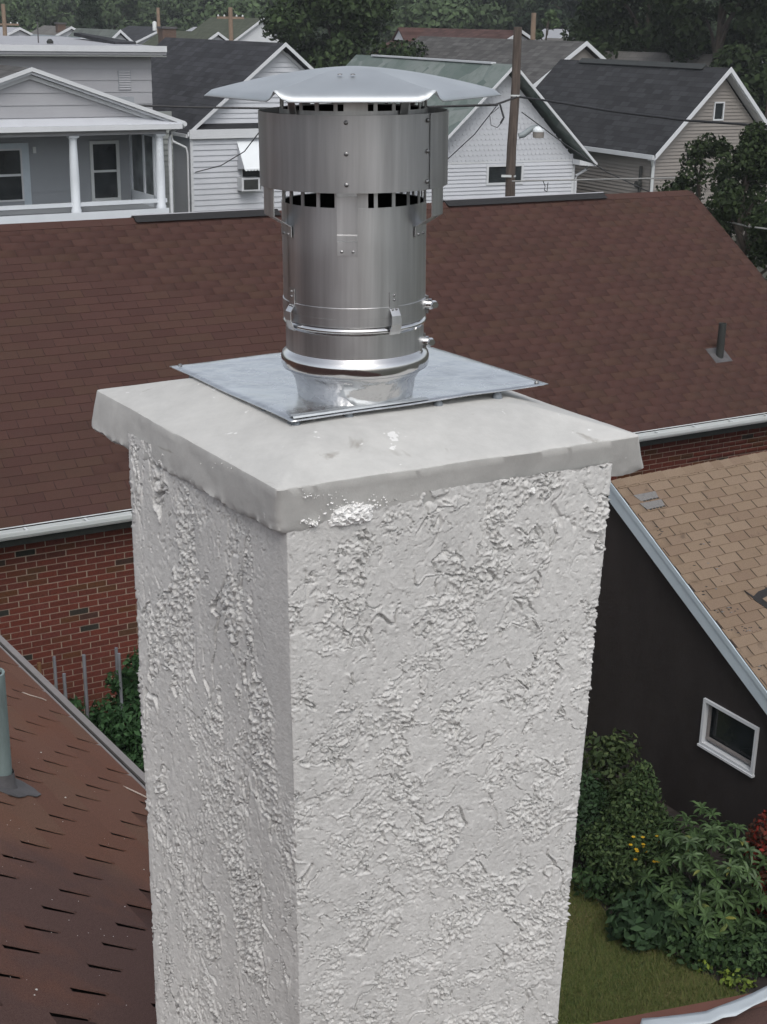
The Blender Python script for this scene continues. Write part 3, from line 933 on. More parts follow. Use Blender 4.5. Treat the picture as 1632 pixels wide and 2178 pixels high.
    # straps over the sleeve
    for a in (VIEW - math.radians(58), VIEW + math.radians(32), VIEW + math.radians(150)):
        t = Vector((-math.sin(a), math.cos(a), 0)); nrm = Vector((math.cos(a), math.sin(a), 0))
        zt, zb = zpx(598), zpx(682)
        path = [(RI + 0.0018, zt, 0.0085), (RI + 0.0018, zs1 - 0.003, 0.0085), (RI + 0.0095, zs1 - 0.014, 0.0085), (RI + 0.0105, zb + 0.016, 0.0095), (RI + 0.0058, zb + 0.003, 0.0105), (RI + 0.0030, zb - 0.002, 0.0105)]
        vs = []
        for (r, z, w) in path:
            for rr in (r, r - 0.0014):
                for s in (-1, 1):
                    vs.append(nrm * rr + t * (s * w) + Vector((0, 0, z)))
        fs = []
        for i in range(len(path) - 1):
            o = i * 4
            fs += [(o, o + 1, o + 5, o + 4), (o + 2, o + 6, o + 7, o + 3), (o, o + 4, o + 6, o + 2), (o + 1, o + 3, o + 7, o + 5)]
        st = MB().add(vs, fs).build('strap', M_['steel'], fl)
        rivet(a, RI + 0.0019, zt - 0.005, st, 0.0022); rivet(a, RI + 0.0019, zt - 0.013, st, 0.0022)
        rivet(a - 0.03, RI + 0.003, zs1 - 0.004, st, 0.0022); rivet(a + 0.03, RI + 0.003, zs1 - 0.004, st, 0.0022)
    # clamp bolts on the right flank
    for (z, rr) in ((zpx(643), RI + 0.003), (zpx(722), 0.1195)):
        a = VIEW + math.radians(83)
        t = Vector((-math.sin(a), math.cos(a), 0)); nrm = Vector((math.cos(a), math.sin(a), 0))
        c = nrm * (rr + 0.004) + Vector((0, 0, z))
        mb = MB().tube([c - nrm * 0.006, c + nrm * 0.004], 0.009, 12)
        bl = mb.build('clamp_bolt', M_['steel_bright'], fl, True)
        MB().tube([c + nrm * 0.002 - Vector((0, 0, 0.002)), c + nrm * 0.008 - t * 0.004, c + nrm * 0.011 - t * 0.010], [0.0085, 0.0075, 0.006], 6).build('wing_nut', M_['steel_bright'], bl, True)
        MB().tube([c - nrm * 0.004 - Vector((0, 0, 0.016)), c - nrm * 0.004 + Vector((0, 0, 0.014))], 0.0028, 6).build('clamp_pin', M_['rivet'], bl)
    # rain cap: shallow hexagonal sheet with pinched corners and a turned-down drip edge
    zc_edge = zpx(194)
    rise = zpx(140) - zc_edge
    seg, nr = 144, 18
    vs = []
    for i in range(nr + 1):
        f = i / nr
        for k in range(seg):
            a = 2 * math.pi * k / seg
            th = (a / (math.pi / 3)) % 1.0                 # 0..1 within a panel, corners at 0
            dc = min(th, 1 - th)                             # 0 at corner
            hexr = math.cos(math.pi / 6) / math.cos((th - 0.5) * math.pi / 3)
            rmax = RC * (hexr * 0.96 + 0.04)
            r = rmax * (0.02 + 0.98 * f)
            z = rise * (1 - min(1, f) ** 1.6)
            crimp = 0.0 if round(a / (math.pi / 3)) % 3 == 2 else 1.0
            z += crimp * 0.0105 * f ** 5 * math.exp(-(dc / 0.038) ** 2)       # corner crimped upwards
            if i == nr:
                r *= 0.9985; z -= 0.0060 * (1 - crimp * 0.95 * math.exp(-(dc / 0.035) ** 2))
            vs.append((a, r, z))
    A0 = VIEW + math.radians(-30 + 1.0)
    V = [(r * math.cos(a + A0), r * math.sin(a + A0), zc_edge + z) for (a, r, z) in vs]
    Q = [(i * seg + k, (i + 1) * seg + k, (i + 1) * seg + (k + 1) % seg, i * seg + (k + 1) % seg) for i in range(nr) for k in range(seg)]
    V = np.array(V + [(0, 0, zc_edge + rise)])
    Q += [(len(V) - 1, k, (k + 1) % seg, (k + 1) % seg) for k in range(0)]
    cp = np_mesh('rain_cap', V, np.array(Q), M_['cap'], fl, smooth=True, angle=32)
    md = cp.modifiers.new('thick', 'SOLIDIFY'); md.thickness = 0.0014; md.offset = -1
    ev = np.zeros(len(cp.data.edges) * 2, dtype=np.int32); cp.data.edges.foreach_get('vertices', ev)
    ev = ev.reshape(-1, 2)
    fold = (ev[:, 0] % seg == ev[:, 1] % seg) & (ev[:, 0] % seg % 24 == 0)
    at_ = cp.data.attributes.get('sharp_edge') or cp.data.attributes.new('sharp_edge', 'BOOLEAN', 'EDGE')
    cur = np.zeros(len(cp.data.edges), dtype=bool); at_.data.foreach_get('value', cur)
    at_.data.foreach_set('value', cur | fold)
    MB().lathe([(0.0, zc_edge + rise * 1.001), (0.0085, zc_edge + rise * 0.999)], 24).build('apex_disc', M_['cap'], cp)
    tt = Vector((-math.sin(VIEW), math.cos(VIEW), 0)); nn = Vector((math.cos(VIEW), math.sin(VIEW), 0))
    for s in (-1, 1):
        q = nn * 0.11 + tt * (0.010 * s - 0.010)
        MB().lathe([(0.0, zc_edge + rise * 0.80), (0.0035, zc_edge + rise * 0.785), (0.0040, zc_edge + rise * 0.74)], 10, q.x, q.y).build('cap_rivet', M_['rivet'], cp)
    # cap legs
    for k in range(4):
        a = VIEW + math.radians(40) + k * math.pi / 2
        t = Vector((-math.sin(a), math.cos(a), 0)); nrm = Vector((math.cos(a), math.sin(a), 0))
        mb = MB()
        c0, c1 = nrm * (RI + 0.002) + Vector((0, 0, z_up0 - 0.02)), nrm * (RI + 0.012) + Vector((0, 0, zc_edge + rise * 0.5))
        mb.add([c0 - t * .008, c0 + t * .008, c1 + t * .008, c1 - t * .008, c0 - t * .008 - nrm * .0015, c0 + t * .008 - nrm * .0015, c1 + t * .008 - nrm * .0015, c1 - t * .008 - nrm * .0015], [(0, 1, 2, 3), (7, 6, 5, 4), (0, 3, 7, 4), (1, 5, 6, 2)])
        mb.build('cap_leg', M_['steel'], fl)
cowl()

# ------------------------------------------------------------------ pieces laid in courses
def in_view(P, margin=12):
    x, y, w = proj(P)
    if w <= 0 or not (-margin < x < W_PX + margin and -margin < y < H_PX + margin):
        return False
    if 285 + (y - 950) * 0.05 < x < 1290 - (y - 1000) * 0.095 and y > 1000: return False
    if 215 < x < 1355 and 840 < y < 1005 and y > 840 + (abs(x - 780) / 600) * 40: return False
    if 610 < x < 900 and 200 < y < 760: return False
    if 560 < x < 945 and 180 < y < 395: return False
    return True

TABS = {}
def tab_mesh(w, l, t, mat, bevel=0.0, skew=0.0):
    key = (round(w, 4), round(l, 4), round(t, 4), mat.name, skew)
    if key in TABS:
        return TABS[key]
    mb = MB()
    d = 0.0015
    mb.add([(0, 0, 0), (w, 0, 0), (w, l, 0), (0, l, 0), (d, d + skew, t), (w - d, d - skew, t), (w - d, l, 0.0004), (d, l, 0.0004)],
           [(4, 5, 6, 7), (0, 1, 5, 4), (1, 2, 6, 5), (3, 0, 4, 7)])
    me = bpy.data.meshes.new('piece')
    me.from_pydata(mb.v, [], mb.f); me.materials.append(mat); me.update()
    TABS[key] = me
    return me

def lay(roof, M_house, org, ex, es, n, x0, x1, rows, piece_name, mo, mi, w, exp, t, gap, limit=300, clip=None, jitter=1.0, half=0.5, keep=None, lift=0.0):
    """lay courses of tabs on a slope; org/ex/es/n in the house's axes. The nearest in view become objects, the rest one mesh."""
    org, ex, es, n = Vector(org), Vector(ex).normalized(), Vector(es).normalized(), Vector(n).normalized()
    R = Matrix((ex, es, n)).transposed().to_4x4()
    cand, rest = [], []
    for r in range(rows):
        off = (r % 2) * half * w + random.uniform(-.008, .008) * jitter
        k0 = int(math.floor((x0 - off) / w)); k1 = int(math.ceil((x1 - off) / w))
        for k in range(k0, k1):
            xa, xb = max(x0, k * w + off), min(x1, (k + 1) * w + off)
            if clip:
                lim = clip(r * exp)
                xa, xb = max(xa, lim[0]), min(xb, lim[1])
            if xb - xa < 0.03:
                continue
            if keep and not keep(xa, xb, r * exp):
                continue
            p = org + ex * (xa + gap / 2) + es * (r * exp)
            cw = M_house @ (p + ex * (xb - xa) / 2 + es * exp / 2)
            full = abs((xb - xa) - w) < 1e-4
            if full and in_view(cw, 70):
                cand.append(((cw - CAM).length, p, xb - xa))
            else:
                rest.append((p, xb - xa))
    cand.sort(key=lambda c: c[0])
    rest += [(p, ww) for _, p, ww in cand[limit:]]
    skews = (0.0, 0.0015, -0.0015)
    for i, (_, p, ww) in enumerate(cand[:limit]):
        me = tab_mesh(w - gap, exp + 0.012, t, mo, skew=skews[i % 3] * jitter)
        Mp = Matrix.Translation(p + n * (lift + 0.001 + random.uniform(0, .0012) * jitter)) @ R @ Matrix.Rotation(random.uniform(-.004, .004) * jitter, 4, 'Z')
        inst(me, piece_name, Mp, roof)
    if rest:
        V = np.zeros((len(rest) * 8, 3)); Q = np.zeros((len(rest) * 4, 4), int)
        exn, esn, nn = np.array(ex), np.array(es), np.array(n)
        fq = np.array([(4, 5, 6, 7), (0, 1, 5, 4), (1, 2, 6, 5), (3, 0, 4, 7)])
        for i, (p, ww) in enumerate(rest):
            a = ww - gap; l = exp + 0.012; d = 0.0015
            j = random.uniform(0, .0012) * jitter + 0.001 + lift
            b = np.array(p) + nn * j
            loc = [(0, 0, 0), (a, 0, 0), (a, l, 0), (0, l, 0), (d, d, t), (a - d, d, t), (a - d, l, .0004), (d, l, .0004)]
            for q, (X, Y, Z) in enumerate(loc):
                V[i * 8 + q] = b + exn * X + esn * Y + nn * Z
            Q[i * 4:i * 4 + 4] = fq + i * 8
        o = np_mesh(piece_name + '_field', V, Q, mi, roof)
        tag(o, kind='stuff')

# ------------------------------------------------------------------ brick house with the big brown roof
def brick_house():
    zE = 3.5
    A, B = at_z(0, 1137, zE), at_z(1632, 886, zE)
    d = B - A
    head = math.degrees(math.atan2(d.x, d.y))
    fr = Frame(A, head, 0.0)
    h = thing('brick_house', 'long red brick house with a broad brown shingle roof behind the chimney', 'house', fr.M)
    # ridge: height so that its line fits
    zR = 5.93
    r0, r1 = fr.on_z(0, 474, zR), fr.on_z(1490, 408, zR)
    yR = (r0.y + r1.y) / 2
    xL, xR = -5.0, r1.x
    y0 = 0.125
    z0 = zE + 0.015
    sl = Vector((0, yR - y0, zR - z0)); L = sl.length; es = sl.normalized(); nn = Vector((1, 0, 0)).cross(es)
    roof = MB()
    roof.slab([(xL, y0, z0), (xR, y0, z0), (xR, yR, zR), (xL, yR, zR)], 0.12)
    yb = 2 * yR - y0
    roof.slab([(xR, yb, z0), (xL, yb, z0), (xL, yR + .001, zR), (xR, yR + .001, zR)], 0.12)
    ro = roof.build('roof', M_['brown_deck'], h)
    exp = 0.1285
    rows = int(L / exp)
    lay(ro, fr.M, (0, y0, z0), (1, 0, 0), es, nn, xL, xR, rows, 'shingle', M_['brown_o'], M_['brown_i'], 0.29, exp, 0.006, 0.006, 300)
    # ridge caps
    for k in range(int((xR - xL) / 0.5)):
        xa = xL + k * 0.5
        mb = MB()
        for s in (1, -1):
            a = Vector((xa, yR, zR + 0.012)); dn = Vector((0, -s * es.y, -es.z)) * 0.13
            mb.slab([a, a + dn, a + dn + Vector((0.496, 0, 0)), a + Vector((0.496, 0, 0))] if s > 0 else [a + Vector((0.496, 0, 0)), a + dn + Vector((0.496, 0, 0)), a + dn, a], 0.008)
        mb.build('ridge_cap', M_['brown_i'], ro)
    # two ridge vents
    for (pa, pb) in ((283, 590), (945, 1283)):
        a = fr.on_y(pa, 455, yR).x; b = fr.on_y(pb, 415, yR).x
        mb = MB()
        mb.prism([(a, yR - 0.13, zR - 0.03), (a, yR - 0.07, zR - 0.004), (a, yR, zR + 0.036), (a, yR + 0.07, zR - 0.004), (a, yR + 0.13, zR - 0.03)], (b - a, 0, 0))
        vt = mb.build('ridge_vent', M_['tar'], ro)
        MB().prism([(a - .01, yR - 0.004, zR + 0.036), (a - .01, yR + .02, zR + 0.030), (a - .01, yR + 0.07, zR + 0.004), (a - .01, yR + .01, zR + 0.046)], (b - a + .02, 0, 0)).build('vent_cover', M_['grey_gable'], vt)
    # gutter, with trough and hanger straps
    g = MB()
    prof = [(0.115, zE - 0.005), (0.115, zE - 0.085), (0.03, zE - 0.085), (0.005, zE - 0.045), (0.0, zE - 0.012), (0.0, zE), (0.012, zE), (0.012, zE - 0.010), (0.016, zE - 0.045), (0.035, zE - 0.078), (0.108, zE - 0.078), (0.108, zE - 0.005)]
    g.prism([(xL, y, z) for y, z in prof], (xR - xL, 0, 0))
    gu = g.build('gutter', M_['gutter'], h)
    MB().box((xL + .01, 0.017, zE - 0.076), (xR - .01, 0.106, zE - 0.058)).build('gutter_silt', M_['gutter_in'], gu)  # darker grey slab along the bottom of the trough
    k = xL + 0.3
    while k < xR:
        MB().box((k, 0.004, zE - 0.008), (k + 0.025, 0.112, zE - 0.001)).build('gutter_strap', M_['gutter'], gu)
        k += 0.62
    MB().slab([(xL, y0 - .012, z0 - 0.004), (xR, y0 - .012, z0 - 0.004), (xR, y0 + .03, z0 + 0.012), (xL, y0 + .03, z0 + 0.012)], 0.003).build('drip_edge', M_['gutter'], h)
    MB().box((xL, 0.13, zE - 0.19), (xR, 0.15, zE - 0.02)).build('fascia', M_['dark_metal'], h)
    # walls
    yw = 0.42
    wx0, wx1 = xL + 0.3, xR - 0.3
    wl = MB()
    wl.box((wx0, yw, 0), (wx1, yw + 0.2, zE - 0.12))
    wl.box((wx0, yb - 0.5, 0), (wx1, yb - 0.35, zE - 0.12))
    for xx in (wx0, wx1 - 0.2):
        wl.prism([(xx, yw + .2, 0), (xx, yb - .5, 0), (xx, yb - .5, zE - .12), (xx, yR, zR - 0.14), (xx, yw + .2, zE - .12)], (0.2, 0, 0))
    wo = wl.build('wall', M_['mortar'], h)
    MB().box((xL, 0.13, zE - 0.13), (xR, yw, zE - 0.115)).build('soffit', M_['dark_metal'], h)
    lay_bricks(wo, fr, yw, wx0, wx1, zE - 0.15)
    # vent pipe and its flashing
    pz = fr.I @ at_plane(1531, 758, fr.w((0, y0, z0)), (fr.M.to_3x3() @ nn))
    pipe = MB().lathe([(0.052, -0.08), (0.052, 0.46), (0.044, 0.46), (0.044, 0.3)], 16, pz.x, pz.y)
    pipe.v = [(x, y, z + pz.z) for x, y, z in pipe.v]
    vp = pipe.build('vent_pipe', M_['dark_metal'], h, True)
    vp['label'] = 'short dark vent pipe standing on the brown roof'
    c = pz + nn * 0.011
    MB().slab([c - Vector((.15, 0, 0)) - es * .12, c + Vector((.15, 0, 0)) - es * .12, c + Vector((.15, 0, 0)) + es * .16, c - Vector((.15, 0, 0)) + es * .16], 0.003).build('pipe_flashing', M_['lead'], vp)
    return fr, h

def lay_bricks(wall, fr, yw, x0, x1, ztop):
    bw, bh, j, dep = 0.2, 0.058, 0.0105, 0.007
    mw, mh = bw + j, bh + j
    cand, rest = [], []
    rows = int(ztop / mh)
    for r in range(rows):
        z = ztop - (r + 1) * mh
        if z < 0.02: break
        off = (r % 2) * mw / 2
        k = 0
        x = x0 + off - mw
        while x < x1 - bw:
            if x > x0:
                cw = fr.w((x + bw / 2, yw, z + bh / 2))
                if in_view(cw, 20):
                    cand.append(((cw - CAM).length, x, z))
                else:
                    rest.append((x, z))
            x += mw
    # bricks hidden behind the tan roof and the plants rank after the open ones
    def open_(c):
        p = proj(fr.w((c[1] + bw / 2, yw, c[2])))
        hid = (p[0] > 1280 and p[1] > 1028 - (p[0] - 1300) * 0.187) or (p[0] < 330 and p[1] > 1390 + p[0] * 0.9)
        return (hid, c[0])
    cand.sort(key=open_)
    rest += [(x, z) for _, x, z in cand[300:]]
    b = 0.002
    def verts(x, z, y):
        return [(x, y, z), (x + bw, y, z), (x + bw, y, z + bh), (x, y, z + bh), (x + b, y - dep, z + b), (x + bw - b, y - dep, z + b), (x + bw - b, y - dep, z + bh - b), (x + b, y - dep, z + bh - b)]
    fq = [(4, 5, 6, 7), (0, 1, 5, 4), (1, 2, 6, 5), (2, 3, 7, 6), (3, 0, 4, 7)]
    me = bpy.data.meshes.new('brick')
    me.from_pydata(verts(0, 0, 0), [], fq); me.materials.append(M_['brick_o']); me.update()
    for _, x, z in cand[:300]:
        inst(me, 'brick', Matrix.Translation((x + random.uniform(-.002, .002), yw - random.uniform(0, .0025), z)), wall)
    V, Q = [], []
    for x, z in rest:
        o = len(V)
        V += verts(x, z, yw - random.uniform(0, .002)); Q += [tuple(i + o for i in f) for f in fq]
    if V:
        tag(np_mesh('brick_field', V, Q, M_['brick_i'], wall), kind='stuff')
BH, bh_obj = brick_house()

# ------------------------------------------------------------------ neighbour with the tan roof and black wall
def tan_house():
    zR = 3.5
    A, B = at_z(1302, 1024, zR), at_z(1632, 962, zR)
    d = B - A
    fr = Frame(A, math.degrees(math.atan2(d.x, d.y)), 0.0)
    h = thing('tan_roofed_house', 'low house with worn tan shingle roof, black gable wall and pale rake trim', 'house', fr.M)
    p = fr.on_x(1583, 1400, 0.0)
    slope = (zR - 0.0 - p.z) / (-p.y)
    pit = math.atan(slope)
    es = Vector((0, math.cos(pit), math.sin(pit))); nn = Vector((0, -math.sin(pit), math.cos(pit)))
    run = 4.6; xR = 7.0
    ye, ze = -run, zR - run * slope
    rf = MB().slab([(0.0, ye, ze), (xR, ye, ze), (xR, 0, zR), (0.0, 0, zR)], 0.05)
    rf.slab([(xR, 0.9, zR - 0.9 * slope), (0, 0.9, zR - .9 * slope), (0, 0.001, zR), (xR, 0.001, zR)], 0.05)
    ro = rf.build('roof', M_['tan_deck'], h)
    exp, w = 0.128, 0.30
    L = run / math.cos(pit)
    rows = int(L / exp)
    org = Vector((0, 0, zR)) - es * (rows * exp)
    bare = {(rows - 2, 0), (rows - 3, 0)}
    def keep(xa, xb, s):
        r = round(s / exp)
        return not ((r in (rows - 3, rows - 4) and xa < 0.45 and xb > 0.13))
    lay(ro, fr.M, org, (1, 0, 0), es, nn, -0.02, xR, rows, 'shingle', M_['tan_o'], M_['tan_i'], w, exp, 0.009, 0.014, 300, jitter=2.2)
    # bare felt with torn tabs near the top of the rake
    for r in (rows - 3, rows - 4):
        o = org + es * (r * exp)
        MB().slab([o + Vector((.17, 0, 0)) + nn * .013 + es * .03, o + Vector((.43, 0, 0)) + nn * .013 + es * .03, o + Vector((.45, 0, 0)) + nn * .013 + es * exp, o + Vector((.13, 0, 0)) + nn * .013 + es * exp], 0.003).build('bare_patch', M_['felt_grey'], ro)
        for k in range(5):
            q = o + Vector((.20 + k * 0.05, 0, 0)) + es * random.uniform(.012, .022) + nn * .014
            MB().slab([q, q + Vector((.034, 0, 0)), q + Vector((.034, 0, 0)) + es * .016, q + es * .016], 0.002).build('torn_tab', M_['tar'], ro)
    # ridge caps
    k = 0
    xa = -0.02
    cm = None
    while xa < xR - 0.15:
        mb = MB()
        for s in (1, -1):
            a = Vector((0, 0, 0.0)); dn = Vector((0, -s * es.y, -es.z)) * 0.115
            up = Vector((0, 0, 0.012))
            q = [a + up, a + dn + up, a + dn + Vector((0.148, 0, 0)) + up * 1.7, a + Vector((0.148, 0, 0)) + up * 1.7]
            mb.slab(q if s > 0 else q[::-1], 0.008)
        if cm is None:
            o = mb.build('ridge_cap', M_['tan_o'], ro); cm = o.data; o.matrix_basis = Matrix.Translation((xa, 0, zR))
        else:
            inst(cm, 'ridge_cap', Matrix.Translation((xa, random.uniform(-.006, .006), zR)), ro)
        xa += 0.15
    # dark scars and lichen between the courses
    for (px, py, n_) in ((1385, 1125, 7), (1420, 1135, 6), (1500, 1205, 5), (1520, 1245, 5), (1540, 1300, 12), (1575, 1295, 8), (1590, 1338, 10), (1560, 1340, 6), (1500, 1160, 4), (1400, 1180, 5), (1480, 1260, 5), (1610, 1420, 5)):
        for k in range(n_):
            q = fr.I @ at_plane(px + random.gauss(0, 14), py + random.gauss(0, 5), fr.w((0, 0, zR + 0.008)), fr.M.to_3x3() @ nn)
            if q.x < 0.05: continue
            a = random.uniform(.006, .028); b = random.uniform(.004, .010)
            t1 = random.uniform(-.2, .2)
            ax = Vector((math.cos(t1), 0, 0)) + es * math.sin(t1); ay = ax.cross(nn)
            MB().slab([q - ax * a - ay * b * .4, q - ay * b, q + ax * a + ay * b * .3, q + ay * b], 0.003).build('lichen_scar', M_['tar'] if random.random() < .75 else M_['felt_grey'], ro)
    # tarred pipe flashing at the frame's edge
    q0 = fr.I @ at_plane(1650, 1285, fr.w((0, 0, zR + 0.010)), fr.M.to_3x3() @ nn)
    ex = Vector((1, 0, 0))
    tar = [(-.26, .26), (-.20, .16), (-.10, .20), (.0, .21), (.30, .30), (.30, -.42), (.05, -.38), (-.06, -.2), (-.17, .0), (-.22, .1)]
    MB().prism([q0 + ex * a + es * b for a, b in tar], nn * 0.006).build('tar_patch', M_['tar'], ro)
    plt = [(-.12, .10), (.25, .16), (.25, -.25), (.03, -.22)]
    MB().prism([q0 + ex * a + es * b + nn * .007 for a, b in plt], nn * 0.004).build('pipe_flashing', M_['tan_i'], ro)
    MB().tube([q0 + ex * .09 - Vector((0, 0, .05)), q0 + ex * .09 + Vector((0, 0, .16))], 0.055, 14).build('vent_pipe', M_['verdigris'], ro, True)
    # rake board
    tb = 0.20
    def rk(y, dz):
        return Vector((-0.035, y, zR + y * slope + dz))
    MB().prism([rk(0.0, -0.012), rk(ye, -0.012), rk(ye, -0.012 - tb), rk(0.0, -0.012 - tb)], (0.03, 0, 0)).build('rake_board', M_['trim_blue'], h)
    MB().prism([rk(0.0, 0.016) + Vector((-.012, 0, 0)), rk(ye, 0.016) + Vector((-.012, 0, 0)), rk(ye, -0.045) + Vector((-.012, 0, 0)), rk(0.0, -0.045) + Vector((-.012, 0, 0))], (0.010, 0, 0)).build('rake_drip', M_['trim_blue'], h)
    # black gable wall with the window opening built round it
    c = [fr.on_x(px, py, 0.06) for px, py in ((1503, 1487), (1617, 1546), (1605, 1646), (1489, 1582))]
    wy1 = (c[0].y + c[3].y) / 2; wy0 = (c[1].y + c[2].y) / 2
    wz1 = (c[0].z + c[1].z) / 2; wz0 = (c[2].z + c[3].z) / 2
    X0, X1 = 0.06, 0.22
    def top(y):
        return zR + min(y, 0) * slope - max(y, 0) * slope - 0.06
    mb = MB()
    for (ya, yb2, za, zb2) in ((-4.4, wy0, 0, None), (wy1, 0.0, 0, None), (0.0, 0.75, 0, None), (wy0, wy1, 0, wz0), (wy0, wy1, wz1, None)):
        z1a = top(ya) if zb2 is None else zb2; z1b = top(yb2) if zb2 is None else zb2
        mb.prism([(X0, ya, za), (X0, yb2, za), (X0, yb2, z1b), (X0, ya, z1a)], (X1 - X0, 0, 0))
    mb.build('gable_wall', M_['black_wall'], h)
    MB().box((X1, -4.4, 0), (xR - .2, -4.25, ze + .15)).build('front_wall', M_['black_wall'], h)
    MB().box((X1, 0.6, 0), (xR - .2, 0.75, zR - .75 * slope - .08)).build('back_wall', M_['black_wall'], h)
    MB().prism([(xR - .35, -4.4, 0), (xR - .35, .75, 0), (xR - .35, .75, top(.75)), (xR - .35, 0, top(0)), (xR - .35, -4.4, top(-4.4))], (0.15, 0, 0)).build('far_gable_wall', M_['black_wall'], h)
    wn_ = MB()
    fw = 0.034
    for (ya, yb2, za, zb2) in ((wy0, wy1, wz0, wz0 + fw), (wy0, wy1, wz1 - fw, wz1), (wy0, wy0 + fw, wz0 + fw, wz1 - fw), (wy1 - fw, wy1, wz0 + fw, wz1 - fw)):
        wn_.box((X0 - 0.03, ya, za), (X0 + 0.10, yb2, zb2))
    w_o = wn_.build('window', M_['white'], h)
    MB().box((X0 + 0.075, wy0 + fw, wz0 + fw), (X0 + 0.085, wy1 - fw, wz1 - fw)).build('pane', M_['glass'], w_o)
    sash = MB()
    # hopper sash tipped inwards
    a0, a1 = Vector((X0 + .03, wy0 + fw + .01, wz0 + fw + .05)), Vector((X0 + .03, wy1 - fw - .01, wz0 + fw + .05))
    sash.box((X0 + .02, wy0 + fw, wz0 + fw + .03), (X0 + .06, wy1 - fw, wz0 + fw + .055))
    sash.box((X0 + .02, wy1 - fw - .03, wz0 + fw + .055), (X0 + .05, wy1 - fw - .01, wz1 - fw - .03))
    sash.build('sash', M_['drip'], w_o)
    MB().box((X0 - 0.045, wy0 - .01, wz0 - 0.02), (X0 + .02, wy1 + .01, wz0 + 0.004)).build('sill', M_['white'], w_o)
    return fr
TH = tan_house()

